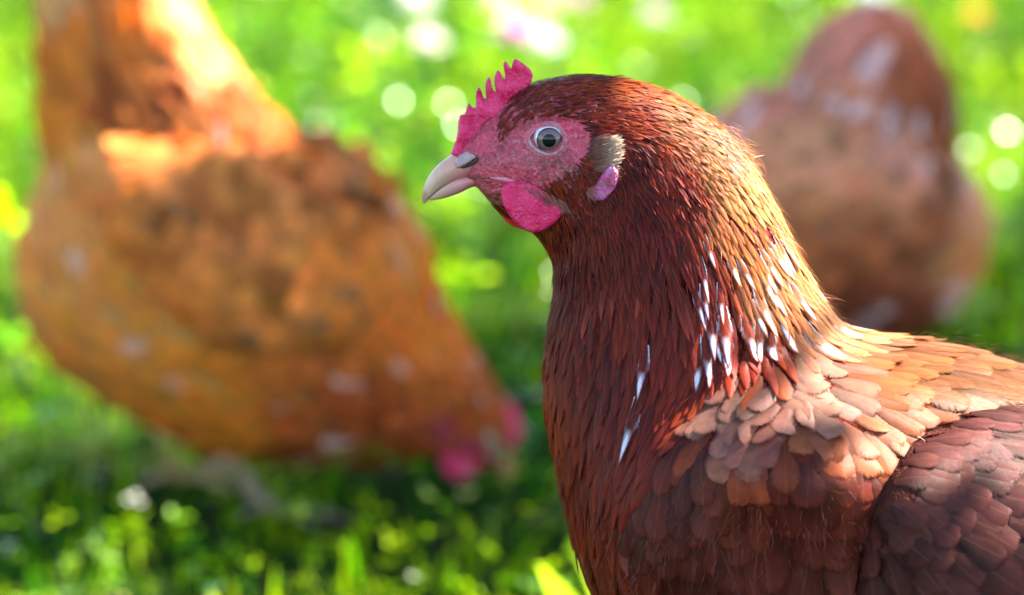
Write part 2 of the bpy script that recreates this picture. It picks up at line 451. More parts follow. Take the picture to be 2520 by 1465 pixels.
def inflate(name, outline, Y, thick, sp, mat, parent, edge_r=None, ycenter=None, smooth_out=0, attrfn=None, warp=None):
    """a solid of real thickness from a side outline (trace px), thick(cm) full half thickness, rounded over edge_r px"""
    O = np.array(outline, float)
    if smooth_out: O = catmull(np.vstack([O, O[:1]]), len(O) * smooth_out + 1)[:-1]
    else:
        Q = []
        for a, b in zip(O, np.roll(O, -1, 0)):
            k = max(1, int(np.hypot(*(b - a)) / sp)); Q += [a + (b - a) * t / k for t in range(k)]
        O = np.array(Q)
    mn, mx = O.min(0), O.max(0)
    gx, gy = np.meshgrid(np.arange(mn[0], mx[0], sp), np.arange(mn[1], mx[1], sp * 0.87))
    gx = gx + (np.arange(gx.shape[0]) % 2)[:, None] * sp / 2
    G = np.stack([gx.ravel(), gy.ravel()], 1)
    def inside(G):
        c = np.zeros(len(G), bool)
        for a, b in zip(O, np.roll(O, -1, 0)):
            with np.errstate(divide='ignore', invalid='ignore'):
                t = (a[1] > G[:, 1]) != (b[1] > G[:, 1])
                xx = (b[0] - a[0]) * (G[:, 1] - a[1]) / (b[1] - a[1] + 1e-12) + a[0]
            c ^= t & (G[:, 0] < xx)
        return c
    def dist(G):
        d = np.full(len(G), 1e9)
        for a, b in zip(O, np.roll(O, -1, 0)):
            ab = b - a; t = np.clip(((G - a) @ ab) / (ab @ ab + 1e-12), 0, 1)
            d = np.minimum(d, np.hypot(*(G - a - t[:, None] * ab).T))
        return d
    G = G[inside(G)]; G = G[dist(G) > sp * 0.45]
    pts = np.vstack([O, G]); no = len(O)
    res = delaunay_2d_cdt([Vector(p) for p in pts], [(i, (i + 1) % no) for i in range(no)], [list(range(no))], 1, 1e-6)
    v2 = np.array([tuple(v) for v in res[0]]); tri = [tuple(f) for f in res[2]]
    d = dist(v2); er = edge_r or d.max()
    d[d < 1e-3] = 0
    t = np.sqrt(np.clip(1 - (1 - np.clip(d / er, 0, 1)) ** 2, 0, 1))
    hk = thick(v2) if callable(thick) else np.full(len(v2), float(thick))
    hy = hk * 0.01 * t
    base = np.array([on_plane(x, y, Y) for x, y in v2])
    if ycenter is not None: base[:, 1] += ycenter(base, v2)
    if warp is not None: base = warp(base, v2)
    rim = d <= 0
    nV = len(v2); fr = base - np.array([0, 1, 0]) * hy[:, None]; bk = base + np.array([0, 1, 0]) * hy[:, None]
    idx_b = np.where(rim, np.arange(nV), 0); cnt = nV; V = [fr]; ext = []
    for i in range(nV):
        if not rim[i]: idx_b[i] = cnt; cnt += 1; ext.append(bk[i])
    V = np.vstack([fr, np.array(ext)])
    Ft = [f for f in tri] + [tuple(idx_b[list(reversed(f))]) for f in tri]
    me = bpy.data.meshes.new(name); me.from_pydata([tuple(v) for v in V], [], [tuple(int(q) for q in f) for f in Ft])
    bm = bmesh.new(); bm.from_mesh(me); bmesh.ops.recalc_face_normals(bm, faces=bm.faces[:]); bm.to_mesh(me); bm.free()
    if attrfn is not None:
        A = attrfn(V); at = me.attributes.new("fcol", 'FLOAT_COLOR', 'POINT')
        at.data.foreach_set("color", np.hstack([A, np.ones((len(A), 1))]).astype(np.float32).ravel())
    return link(name, me, mat, parent)

def tube(bm, pts, radii, seg=8):
    rings = []
    for i, p in enumerate(pts):
        p = Vector(p); a = Vector(pts[max(i - 1, 0)]); b = Vector(pts[min(i + 1, len(pts) - 1)])
        t = (b - a).normalized(); u = t.orthogonal().normalized(); v = t.cross(u)
        if rings:
            pu = rings[-1][1]; u = (pu - t * pu.dot(t)).normalized(); v = t.cross(u)
        rings.append(([bm.verts.new(p + (u * math.cos(k * 2 * math.pi / seg) + v * math.sin(k * 2 * math.pi / seg)) * radii[i]) for k in range(seg)], u))
    for (a, _), (b, _) in zip(rings, rings[1:]):
        for k in range(seg): bm.faces.new((a[k], a[(k + 1) % seg], b[(k + 1) % seg], b[k]))
    bm.faces.new(list(reversed(rings[0][0]))); bm.faces.new(rings[-1][0])

def bm_obj(name, bm, mat, parent, smooth=True):
    bmesh.ops.recalc_face_normals(bm, faces=bm.faces[:])
    me = bpy.data.meshes.new(name); bm.to_mesh(me); bm.free()
    return link(name, me, mat, parent, smooth)

def leg(parent, hip, hock, foot, face=(-1, 0), r=0.006, mat=None):
    bm = bmesh.new(); hip, hock, foot = map(Vector, (hip, hock, foot))
    tube(bm, [hip, hip.lerp(hock, .5), hock, hock.lerp(foot, .5), foot + Vector((0, 0, .008))], [r * 2.4, r * 1.8, r * 1.15, r * .85, r * .95])
    f = Vector((face[0], face[1], 0)).normalized(); s = Vector((-f.y, f.x, 0))
    for a, ln in ((0, .042), (.6, .034), (-.6, .034), (math.pi, .018)):
        d = f * math.cos(a) + s * math.sin(a)
        q = foot + Vector((0, 0, .006))
        tube(bm, [q, q + d * ln * .5 + Vector((0, 0, .003)), q + d * ln + Vector((0, 0, -.002)), q + d * (ln + .012) + Vector((0, 0, -.005))], [r * .6, r * .42, r * .3, .0006], 6)
    return bm_obj("leg", bm, mat or M_LEG, parent)

def far_keep(prob_far):
    return lambda P, N: (N[:, 1] < 0.35) | (rng.random(len(P)) < prob_far)

#=================================================================== MAIN HEN
Y0 = 1.47
YH = Y0
CM = lambda v: v * 0.01
hen = empty("hen", (0.13, Y0, 0.0))
tag(hen, "sharply focused russet hen in the foreground with raised head, pink comb and white flecked neck", "hen", "brown hens on the lawn")

ST = [  # ax, ay (back/top edge), bx, by (front/belly edge), half depth cm
 (1122, 384, 1150, 440, .45), (1132, 366, 1165, 452, .62), (1150, 342, 1188, 476, .85), (1180, 308, 1212, 503, 1.12), (1215, 272, 1238, 523, 1.36),
 (1262, 236, 1266, 540, 1.56), (1318, 206, 1297, 556, 1.72), (1400, 190, 1325, 580, 1.86), (1490, 190, 1347, 612, 2.05),
 (1585, 210, 1368, 655, 2.35), (1680, 250, 1366, 700, 2.65), (1775, 318, 1360, 748, 2.95), (1855, 415, 1350, 805, 3.25),
 (1920, 530, 1342, 870, 3.6), (1975, 650, 1340, 945, 4.0), (2022, 735, 1346, 1030, 4.6), (2080, 808, 1365, 1125, 5.4),
 (2165, 838, 1396, 1260, 6.3), (2280, 856, 1440, 1400, 7.0), (2410, 882, 1520, 1550, 7.5), (2540, 922, 1660, 1700, 7.8),
 (2720, 965, 1900, 1850, 7.9), (2920, 985, 2250, 1930, 7.4), (3090, 965, 2620, 1890, 6.0), (3210, 900, 2940, 1660, 4.0),
 (3290, 820, 3160, 1300, 2.0), (3330, 760, 3290, 1000, .7)]
V, Fq, nS, mS = loft(ST, Y0, n=260, m=96, power=2.15)
# shoulder / breast relief on both sides of the body
xy = to_px(V)
side = np.where(V[:, 1] < Y0, -1.0, 1.0)
dep = np.abs(V[:, 1] - Y0)
def blob(cx, cy, rx, ry, rot=0):
    dx, dy = xy[:, 0] - cx, xy[:, 1] - cy; c, s = math.cos(rot), math.sin(rot)
    a = (dx * c + dy * s) / rx; b = (-dx * s + dy * c) / ry
    return np.exp(-(a * a + b * b))
pxs = on_plane  # noqa
mask_side = sst(0.002, 0.02, dep)
add = 1.9 * blob(1960, 1130, 260, 150, 0.25) + 0.9 * blob(1640, 1290, 200, 230) + 0.5 * blob(2250, 960, 200, 60, .15)
add += -0.7 * blob(1690, 1000, 120, 60, -0.6) - 0.5 * blob(1900, 880, 120, 40, -.3)
# face relief: eye socket ridge, cheek
add += -0.22 * blob(1350, 327, 50, 44) + 0.16 * blob(1345, 272, 80, 22, -.1) + .22 * blob(1400, 440, 70, 60) + .12 * blob(1240, 410, 60, 30)
V[:, 1] += side * mask_side * add * 0.01
# skin colours by zone
FA = [ (1130, 400, .55, .16, .20), (1180, 360, .56, .06, .13), (1240, 370, .52, .09, .15), (1270, 310, .36, .04, .06), (1225, 290, .56, .03, .09),
       (1330, 390, .42, .12, .13), (1290, 340, .46, .12, .15), (1395, 300, .60, .03, .09), (1430, 320, .62, .06, .13), (1425, 355, .55, .10, .15), (1360, 275, .30, .03, .05),
       (1300, 430, .48, .05, .10), (1390, 415, .24, .06, .05), (1240, 435, .60, .07, .14), (1450, 430, .16, .04, .03), (1200, 430, .60, .16, .20), (1350, 415, .30, .07, .07),
       (1300, 395, .46, .16, .19), (1255, 400, .52, .15, .19), (1210, 490, .30, .11, .06), (1260, 530, .30, .09, .04), (1450, 250, .10, .03, .015), (1330, 230, .10, .03, .02), (1600, 400, .05, .010, .005),
       (1700, 800, .05, .010, .005), (2000, 1200, .12, .035, .022), (1400, 600, .07, .02, .01), (2400, 1000, .16, .05, .02), (1800, 1400, .10, .03, .02)]
bodycol = idw(to_px(V), FA, 4) * np.array([.64, .40, .42])
FACE = np.array([(1100, 380), (1112, 300), (1150, 250), (1215, 225), (1262, 232), (1240, 270), (1212, 330), (1214, 368), (1238, 348), (1262, 322), (1300, 300), (1330, 289), (1365, 284), (1395, 292),
                 (1425, 306), (1444, 325), (1452, 355), (1432, 385), (1405, 412), (1365, 440), (1318, 458), (1270, 470), (1230, 470), (1160, 470)], float)
_bx = to_px(V); bare = sst(1500, 1440, _bx[:, 0]) * sst(600, 520, _bx[:, 1])
me = finish_loft(V, Fq, nS, mS, "body", {"fcol": bodycol, "bare": bare})
body = link("body", me, M_BODY, hen)
bvh = bvh_of(me)

# attribute anchors over the body: x, y, flowx, flowy, L(cm), halfwidth(cm), round, r, g, b (sunlit areas painted lighter)
AN = [
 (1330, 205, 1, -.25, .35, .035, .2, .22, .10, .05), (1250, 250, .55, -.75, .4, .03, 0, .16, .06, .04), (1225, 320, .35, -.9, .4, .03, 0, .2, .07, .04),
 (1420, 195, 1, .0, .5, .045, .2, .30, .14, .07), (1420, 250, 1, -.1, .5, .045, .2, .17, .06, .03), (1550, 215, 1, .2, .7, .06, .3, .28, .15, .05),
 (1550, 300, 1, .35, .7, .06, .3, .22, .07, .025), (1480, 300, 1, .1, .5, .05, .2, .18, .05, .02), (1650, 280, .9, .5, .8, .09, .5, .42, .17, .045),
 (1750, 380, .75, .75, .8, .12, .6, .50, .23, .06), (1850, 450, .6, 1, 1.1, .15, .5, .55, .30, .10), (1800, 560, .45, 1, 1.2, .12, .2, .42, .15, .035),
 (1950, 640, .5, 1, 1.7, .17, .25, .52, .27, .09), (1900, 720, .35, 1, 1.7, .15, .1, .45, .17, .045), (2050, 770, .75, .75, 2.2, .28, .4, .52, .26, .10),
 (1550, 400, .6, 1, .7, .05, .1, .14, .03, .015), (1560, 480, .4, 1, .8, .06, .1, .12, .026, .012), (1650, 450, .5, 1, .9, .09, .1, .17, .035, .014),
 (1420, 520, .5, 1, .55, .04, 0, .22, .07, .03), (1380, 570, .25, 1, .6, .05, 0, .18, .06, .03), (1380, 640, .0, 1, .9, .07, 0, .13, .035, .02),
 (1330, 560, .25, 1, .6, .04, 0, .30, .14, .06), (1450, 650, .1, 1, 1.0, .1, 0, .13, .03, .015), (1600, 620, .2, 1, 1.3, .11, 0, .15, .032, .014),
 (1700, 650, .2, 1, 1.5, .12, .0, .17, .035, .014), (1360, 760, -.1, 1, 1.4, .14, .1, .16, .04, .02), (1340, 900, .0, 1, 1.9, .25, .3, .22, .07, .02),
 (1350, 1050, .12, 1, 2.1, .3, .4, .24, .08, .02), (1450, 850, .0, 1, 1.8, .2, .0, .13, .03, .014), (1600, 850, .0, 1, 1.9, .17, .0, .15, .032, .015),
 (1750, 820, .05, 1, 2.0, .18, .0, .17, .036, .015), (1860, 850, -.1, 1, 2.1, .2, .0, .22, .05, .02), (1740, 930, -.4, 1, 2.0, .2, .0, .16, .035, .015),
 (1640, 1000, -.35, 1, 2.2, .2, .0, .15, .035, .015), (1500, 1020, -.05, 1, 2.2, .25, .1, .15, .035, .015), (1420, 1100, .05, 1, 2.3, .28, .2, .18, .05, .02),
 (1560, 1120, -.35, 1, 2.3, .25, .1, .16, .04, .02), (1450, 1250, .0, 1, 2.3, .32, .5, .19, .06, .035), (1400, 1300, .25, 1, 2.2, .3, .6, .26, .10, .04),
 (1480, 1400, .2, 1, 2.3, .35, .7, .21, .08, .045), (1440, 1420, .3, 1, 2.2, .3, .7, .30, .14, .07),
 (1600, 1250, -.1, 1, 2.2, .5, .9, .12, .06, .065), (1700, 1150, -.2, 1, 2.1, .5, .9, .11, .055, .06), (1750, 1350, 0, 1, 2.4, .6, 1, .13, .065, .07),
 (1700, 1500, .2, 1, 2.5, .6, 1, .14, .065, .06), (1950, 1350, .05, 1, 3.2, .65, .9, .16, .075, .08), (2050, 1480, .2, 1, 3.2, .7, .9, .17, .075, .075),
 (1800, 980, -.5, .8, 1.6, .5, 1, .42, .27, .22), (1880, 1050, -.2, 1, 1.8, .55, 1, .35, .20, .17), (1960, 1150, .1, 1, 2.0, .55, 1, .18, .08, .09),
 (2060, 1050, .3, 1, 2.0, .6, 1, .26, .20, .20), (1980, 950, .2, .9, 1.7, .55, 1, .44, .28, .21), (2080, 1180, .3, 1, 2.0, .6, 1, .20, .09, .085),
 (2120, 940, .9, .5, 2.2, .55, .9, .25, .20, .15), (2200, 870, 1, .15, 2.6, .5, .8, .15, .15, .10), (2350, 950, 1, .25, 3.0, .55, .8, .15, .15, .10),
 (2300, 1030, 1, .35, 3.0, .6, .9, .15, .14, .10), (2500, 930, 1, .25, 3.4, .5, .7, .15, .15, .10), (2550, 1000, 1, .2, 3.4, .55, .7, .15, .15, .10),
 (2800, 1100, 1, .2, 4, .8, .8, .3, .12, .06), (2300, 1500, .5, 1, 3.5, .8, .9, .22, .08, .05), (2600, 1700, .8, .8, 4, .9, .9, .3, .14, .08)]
ANA = np.array(AN, float); _m = (ANA[:, 6] > .55) & (ANA[:, 1] > 1090); ANA[_m, 7] *= .68; ANA[_m, 8] *= .78; ANA[_m, 9] *= 1.4  # shade painted in: breast feathers darker and more purple
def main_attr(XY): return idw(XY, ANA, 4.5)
def main_flow(XY):
    f = main_attr(XY)[:, :2]; return f / np.maximum(np.linalg.norm(f, axis=1, keepdims=True), 1e-6)

def in_poly(XY, O):
    c = np.zeros(len(XY), bool)
    for a, b in zip(O, np.roll(O, -1, 0)):
        t = (a[1] > XY[:, 1]) != (b[1] > XY[:, 1]); xx = (b[0] - a[0]) * (XY[:, 1] - a[1]) / (b[1] - a[1] + 1e-9) + a[0]
        c ^= t & (XY[:, 0] < xx)
    return c
def outward(P, N):              # make normals point out of the loft (away from the hen's middle plane / nearest centre)
    out = N.copy()
    for i in range(len(P)):
        h = bvh.ray_cast(Vector(P[i]) + Vector(N[i]) * 1e-4, Vector(N[i]), 0.5)
        # an odd number of exits means we look inwards
        k = 0; o = Vector(P[i]) + Vector(N[i]) * 1e-4
        while h[0] is not None and k < 6:
            k += 1; o = h[0] + Vector(N[i]) * 1e-4; h = bvh.ray_cast(o, Vector(N[i]), 0.5)
        if k % 2 == 1: out[i] = -out[i]
    return out

WHITE_ = [(1650, 790), (1640, 775), (1700, 860), (1690, 890), (1770, 790), (1785, 770), (1810, 810), (1850, 820), (1870, 790), (1745, 650), (1735, 700), (1732, 770), (1812, 665),
         (1825, 690), (1885, 710), (1870, 750), (1830, 700), (1775, 830), (1760, 870), (1740, 920), (1715, 935), (1800, 850), (1840, 860), (1865, 850), (1590, 990), (1580, 1010),
         (1545, 1080), (1680, 955), (1590, 950), (1515, 800), (1505, 850), (1555, 900), (1530, 1130), (1520, 1160), (1500, 1170), (1680, 705)]
WHITE = [p for i, p in enumerate(WHITE_) if p[0] > 1700 or i % 2 == 0] + [(1770, 880), (1750, 900), (1730, 925), (1790, 860), (1850, 850), (1860, 870), (1835, 885), (1880, 820), (1900, 740), (1760, 850)]
# --- medium and large feathers
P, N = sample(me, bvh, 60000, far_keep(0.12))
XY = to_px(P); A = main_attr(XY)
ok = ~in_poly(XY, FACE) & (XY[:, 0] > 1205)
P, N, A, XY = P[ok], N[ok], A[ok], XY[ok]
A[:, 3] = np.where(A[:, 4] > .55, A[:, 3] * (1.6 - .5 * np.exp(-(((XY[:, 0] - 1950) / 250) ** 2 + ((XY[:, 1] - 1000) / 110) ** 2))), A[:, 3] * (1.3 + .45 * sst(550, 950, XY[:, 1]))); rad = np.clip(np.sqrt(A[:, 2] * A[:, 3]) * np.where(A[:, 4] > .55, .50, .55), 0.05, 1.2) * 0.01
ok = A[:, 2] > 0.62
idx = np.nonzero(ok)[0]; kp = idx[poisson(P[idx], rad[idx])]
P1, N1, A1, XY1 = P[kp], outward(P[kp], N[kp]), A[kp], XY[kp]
n1 = len(P1)
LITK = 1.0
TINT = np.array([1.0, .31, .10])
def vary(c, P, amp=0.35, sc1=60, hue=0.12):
    l_ = LITK * sst(.26, .38, c[:, :1]); c = c * (TINT * (1 - l_) + np.array([.60, .42, .36]) * l_)  # sunlit zones get their own tint, light put into the feather colour
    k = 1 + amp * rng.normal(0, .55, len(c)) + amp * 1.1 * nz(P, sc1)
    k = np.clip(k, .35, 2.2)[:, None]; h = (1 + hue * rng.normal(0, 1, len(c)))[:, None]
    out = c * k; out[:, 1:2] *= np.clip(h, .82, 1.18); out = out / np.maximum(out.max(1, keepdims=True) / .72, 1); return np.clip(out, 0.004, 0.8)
c1 = vary(A1[:, 5:8], P1, .24, 60, .05); c1 = np.where(((A1[:, 4] <= .55) & (A1[:, 5] > .38))[:, None], np.clip(c1 * np.array([1.5, 1.6, 1.5]), 0, .7), c1)  # golden sun rim of the neck painted into the hackle colour
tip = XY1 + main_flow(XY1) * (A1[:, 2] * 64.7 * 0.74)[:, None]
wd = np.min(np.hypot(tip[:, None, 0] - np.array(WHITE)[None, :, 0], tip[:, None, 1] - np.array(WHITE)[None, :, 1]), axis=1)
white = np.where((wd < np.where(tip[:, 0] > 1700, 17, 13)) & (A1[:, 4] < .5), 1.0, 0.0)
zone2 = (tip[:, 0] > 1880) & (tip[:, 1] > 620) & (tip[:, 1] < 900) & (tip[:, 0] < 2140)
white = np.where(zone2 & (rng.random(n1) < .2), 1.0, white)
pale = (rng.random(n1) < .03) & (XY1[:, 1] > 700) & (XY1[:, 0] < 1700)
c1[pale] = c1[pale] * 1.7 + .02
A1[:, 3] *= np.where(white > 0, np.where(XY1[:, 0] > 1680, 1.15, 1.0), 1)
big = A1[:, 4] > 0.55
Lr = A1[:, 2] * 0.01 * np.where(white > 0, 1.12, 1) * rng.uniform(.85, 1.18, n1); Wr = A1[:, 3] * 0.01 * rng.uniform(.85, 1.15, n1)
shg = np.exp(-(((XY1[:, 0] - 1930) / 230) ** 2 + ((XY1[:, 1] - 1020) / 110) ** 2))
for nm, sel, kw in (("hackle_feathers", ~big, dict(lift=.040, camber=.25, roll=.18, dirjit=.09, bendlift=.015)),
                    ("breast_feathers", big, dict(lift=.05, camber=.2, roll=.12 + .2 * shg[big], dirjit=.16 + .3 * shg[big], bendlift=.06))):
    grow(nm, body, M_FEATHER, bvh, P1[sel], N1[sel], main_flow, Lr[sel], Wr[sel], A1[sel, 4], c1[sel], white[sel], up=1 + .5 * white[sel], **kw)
# --- small head feathers
P, N = sample(me, bvh, 130000, lambda P, N: (to_px(P)[:, 0] < 1760) & (to_px(P)[:, 1] < 720) & ((N[:, 1] < 0.4) | (rng.random(len(P)) < .2)))
XY = to_px(P); A = main_attr(XY)
ok = ~in_poly(XY, FACE) & (XY[:, 0] > 1190) & (A[:, 2] < 0.9) & ~((XY[:, 0] < 1300) & (XY[:, 1] > 380) & (XY[:, 1] < 500))
ok &= ~((XY[:, 0] < 1222) & (XY[:, 1] < 400))
P, N, A, XY = P[ok], N[ok], A[ok], XY[ok]
kp = poisson(P, np.full(len(P), .00062)); P2, N2, A2 = P[kp], outward(P[kp], N[kp]), A[kp]
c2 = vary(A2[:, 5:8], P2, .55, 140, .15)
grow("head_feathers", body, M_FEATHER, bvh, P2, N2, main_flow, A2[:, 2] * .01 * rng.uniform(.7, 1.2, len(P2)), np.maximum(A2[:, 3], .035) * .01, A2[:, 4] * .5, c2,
     np.zeros(len(P2)), nu=3, vs=np.array([0, .35, .7, 1.0]), lift=.10, camber=.2, roll=.4, dirjit=.16, bendlift=.06)
# --- bristles over the bare face, and loose barbs breaking the outline
P, N = sample(me, bvh, 26000, lambda P, N: (N[:, 1] < 0.5) | (rng.random(len(P)) < .2))
XY = to_px(P); A = main_attr(XY); N = outward(P, N)
inface = in_poly(XY, FACE) | ((XY[:, 0] < 1300) & (XY[:, 0] > 1150) & (XY[:, 1] > 380) & (XY[:, 1] < 520))
inface &= XY[:, 0] > 1150
Pf, Nf = sample(me, bvh, 90000, lambda P, N: (N[:, 1] < 0.3) & in_poly(to_px(P), FACE))
XYf = to_px(Pf); de = np.hypot((XYf[:, 0] - 1350) / 50, (XYf[:, 1] - 327) / 42)
pr = np.clip(.16 + .35 * sst(1380, 1460, XYf[:, 0]) + .4 * sst(400, 470, XYf[:, 1]) * sst(1270, 1380, XYf[:, 0]), 0, .8) * (de > 1.12) * (XYf[:, 0] > 1165)
sel = rng.random(len(Pf)) < pr * .75
Pf, Nf, XYf = Pf[sel], outward(Pf[sel], Nf[sel]), XYf[sel]
fl = idw(XYf, [(1200, 330, .3, -1), (1250, 400, .8, .3), (1300, 420, 1, .3), (1400, 440, 1, .35), (1400, 300, .8, -.4), (1450, 350, 1, .2), (1300, 280, .4, -1), (1180, 450, 1, .5)])
Df = np.stack([fl[:, 0], np.zeros(len(fl)), -fl[:, 1]], 1) + rng.normal(0, .3, (len(fl), 3)) + Nf * .35
cf = np.where(rng.random((len(fl), 1)) < .2, np.array([[.45, .26, .24]]), np.array([[.25, .06, .05]])) * rng.uniform(.6, 1.2, (len(fl), 1))
strands("face_bristles", body, M_DOWN, Pf, Nf, Df, rng.uniform(.0015, .0036, len(fl)), np.full(len(fl), .00013), cf)
sel = ~inface & (A[:, 4] < .75) & (XY[:, 0] > 1200) & (rng.random(len(P)) < 1 - .7 * sst(600, 950, XY[:, 1]))
P3, N3, A3, XY3 = P[sel], N[sel], A[sel], XY[sel]
fl = main_flow(XY3); D3 = np.stack([fl[:, 0], np.zeros(len(fl)), -fl[:, 1]], 1) + rng.normal(0, .22, (len(fl), 3)) + N3 * .32
c3 = vary(A3[:, 5:8], P3, .5) * 1.1
strands("loose_barbs", body, M_DOWN, P3 + N3 * .0012, N3, D3, A3[:, 2] * .01 * rng.uniform(.3, .75, len(fl)), np.full(len(fl), .00009), c3, bend=.25)

ks = big & (XY1[:, 0] > 1500); q_ = np.repeat(np.nonzero(ks)[0], 11)
f_ = main_flow(XY1[q_]); D_ = np.stack([f_[:, 0], 0 * f_[:, 0], -f_[:, 1]], 1) + rng.normal(0, .3, (len(q_), 3)) + N1[q_] * .15
T_ = P1[q_] + np.stack([f_[:, 0], 0 * f_[:, 0], -f_[:, 1]], 1) * (Lr[q_] * rng.uniform(.4, .9, len(q_)))[:, None] + rng.normal(0, .0022, (len(q_), 3)) + N1[q_] * .0012
strands("down_barbs", body, M_DOWN, T_, N1[q_], D_, rng.uniform(.003, .007, len(q_)), np.full(len(q_), .00010), c1[q_] * 1.15, bend=.1)

def side_surface_y(x, z, Yc, bv, near=True):
    o = Vector((x, Yc - 0.3 if near else Yc + .3, z)); h = bv.ray_cast(o, Vector((0, 1 if near else -1, 0)), 0.6)
    return h[0].y if h[0] is not None else None

def make_wing(outline, Yc, bv, bulge, attrfn, flowfn, parent, mat, near, cnt, radk, skincol, sp=14, nu=5, vs=VS_R, er=110, vamp=.18, frontlift=0.0):
    """a folded wing lying on the flank: real domed surface over the body plus its rows of coverts"""
    def yc(base, v2):
        out = np.zeros(len(base)); last = None
        for i, b in enumerate(base):
            y = side_surface_y(b[0], b[2], Yc, bv, near)
            out[i] = np.nan if y is None else (y - Yc)
        m = np.isnan(out); out[m] = np.nanmedian(out) * .6 if (~m).any() else 0
        return out
    O = np.array(outline, float)
    o = inflate("wing", outline, Yc, bulge, sp, mat, parent, edge_r=er, ycenter=yc, smooth_out=6,
                attrfn=lambda V: np.tile(np.array(skincol), (len(V), 1)))
    wb = bvh_of(o.data)
    P, N = sample(o.data, wb, cnt, lambda P, N: np.ones(len(P), bool))
    N[(N[:, 1] > 0) == near] *= -1
    XY = to_px(P)
    A = attrfn(XY)
    A[:, 3] *= 1.4; kp = poisson(P, np.sqrt(A[:, 2] * A[:, 3]) * radk * .01)
    P, N, A, XY = P[kp], N[kp], A[kp], XY[kp]
    n = len(P)
    grow("wing_feathers", o, M_FEATHER if nu > 3 else M_FEATHER_FAR, wb, P, N, flowfn, A[:, 2] * .01 * rng.uniform(.9, 1.1, n), A[:, 3] * .01 * rng.uniform(.9, 1.1, n), A[:, 4],
         vary(A[:, 5:8], P, vamp, 60, .05), np.zeros(n), nu=nu, vs=vs, lift=.055, camber=.14, roll=.07, dirjit=.07)
    return o

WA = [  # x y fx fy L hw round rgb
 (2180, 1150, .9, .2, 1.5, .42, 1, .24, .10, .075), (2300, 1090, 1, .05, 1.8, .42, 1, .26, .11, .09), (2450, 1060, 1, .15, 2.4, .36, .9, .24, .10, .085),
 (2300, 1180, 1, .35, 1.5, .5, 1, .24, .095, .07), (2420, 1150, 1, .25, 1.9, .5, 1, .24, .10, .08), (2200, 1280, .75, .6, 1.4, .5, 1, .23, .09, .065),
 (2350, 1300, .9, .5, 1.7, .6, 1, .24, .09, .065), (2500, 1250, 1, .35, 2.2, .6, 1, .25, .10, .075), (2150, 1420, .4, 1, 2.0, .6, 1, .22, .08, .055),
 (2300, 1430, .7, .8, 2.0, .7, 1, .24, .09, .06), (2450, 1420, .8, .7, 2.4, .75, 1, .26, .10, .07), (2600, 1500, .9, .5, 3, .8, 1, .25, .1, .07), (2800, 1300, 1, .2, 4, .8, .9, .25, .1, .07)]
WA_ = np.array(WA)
WA_[:, 5] *= 1.02; WA_[:, 7:10] *= np.array([.38, .22, .22]); wa = lambda XY: idw(XY, WA_, 4)  # wing colours lowered so the flank reads as shaded
wf = lambda XY: (lambda f: f / np.linalg.norm(f, axis=1, keepdims=True))(wa(XY)[:, :2])
WOUT = [(2105, 1500), (2110, 1400), (2130, 1290), (2165, 1190), (2230, 1110), (2330, 1062), (2450, 1040), (2600, 1045), (2850, 1070), (3120, 1150), (3150, 1260), (2950, 1420), (2700, 1560), (2400, 1660), (2180, 1640)]
def nearer(O, k, dy):            # the flank stands nearer to the lens than the hen's middle plane
    return [(1260 + (x - 1260) / k, 732 + (y - 732) / k - dy) for x, y in O]
WOUT = nearer(WOUT, 1.05, 85)
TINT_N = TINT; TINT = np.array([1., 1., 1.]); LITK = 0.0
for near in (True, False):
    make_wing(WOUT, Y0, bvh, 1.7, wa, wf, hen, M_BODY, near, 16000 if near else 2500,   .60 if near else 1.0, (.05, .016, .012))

TINT = TINT_N; LITK = 1.0
#---------------------------------------------------------------- beak
def beak_part(name, top, bot, dep, mat, parent, n=40, m=28, Yc=Y0, pw=1.8):
    st = [(*t, *b, d) for t, b, d in zip(top, bot, dep)]
    V, Fq, n_, m_ = loft(st, Yc, n=n, m=m, power=pw)
    me = finish_loft(V, Fq, n_, m_, name)
    return link(name, me, mat, parent)
def horn_mat():
    g = NT("beak_horn")
    tc = g.n("TexCoord").outputs[3]
    sep = g.n("SeparateXYZ"); g.l(tc, sep.inputs[0])
    x0, x1 = on_plane(1040, 480, Y0).x, on_plane(1175, 400, Y0).x
    t = g.math('DIVIDE', g.math('SUBTRACT', sep.outputs[0], x0), x1 - x0, clamp=True)
    z0, z1 = on_plane(1100, 460, Y0).z, on_plane(1100, 385, Y0).z
    s = g.math('DIVIDE', g.math('SUBTRACT', sep.outputs[2], z0), z1 - z0, clamp=True)
    n = g.noise(tc, 260, 4, .6)
    t2 = g.math('ADD', t, g.math('MULTIPLY', g.math('SUBTRACT', n, .5), .25))
    c = g.ramp(t2, [(0.0, (.34, .19, .10)), (.12, (.52, .35, .23)), (.4, (.48, .27, .20)), (.7, (.55, .22, .22)), (.95, (.50, .09, .13))])
    c = g.mix(g.math('MULTIPLY', g.ramp(s, [(.4, (0, 0, 0)), (.95, (1, 1, 1))]), .55), c, (.50, .22, .11))
    c = g.mix(g.math('MULTIPLY', g.ramp(n, [(.58, (0, 0, 0)), (.72, (1, 1, 1))]), .3), c, (.30, .2, .14))
    b = g.n("Bump"); b.inputs['Strength'].default_value = .35; b.inputs['Distance'].default_value = .0008; g.l(g.noise(tc, 900, 3, .6), b.inputs['Height'])
    pb = g.n("BsdfPrincipled"); g.l(c, pb.inputs['Base Color']); g.l(b.outputs[0], pb.inputs['Normal']); pb.inputs['Roughness'].default_value = .38
    pb.inputs['Subsurface Weight'].default_value = .3; pb.inputs['Subsurface Radius'].default_value = (1, .5, .3); pb.inputs['Subsurface Scale'].default_value = .003
    g.l(pb.outputs[0], g.out.inputs[0]); return g.m
M_HORN = horn_mat()
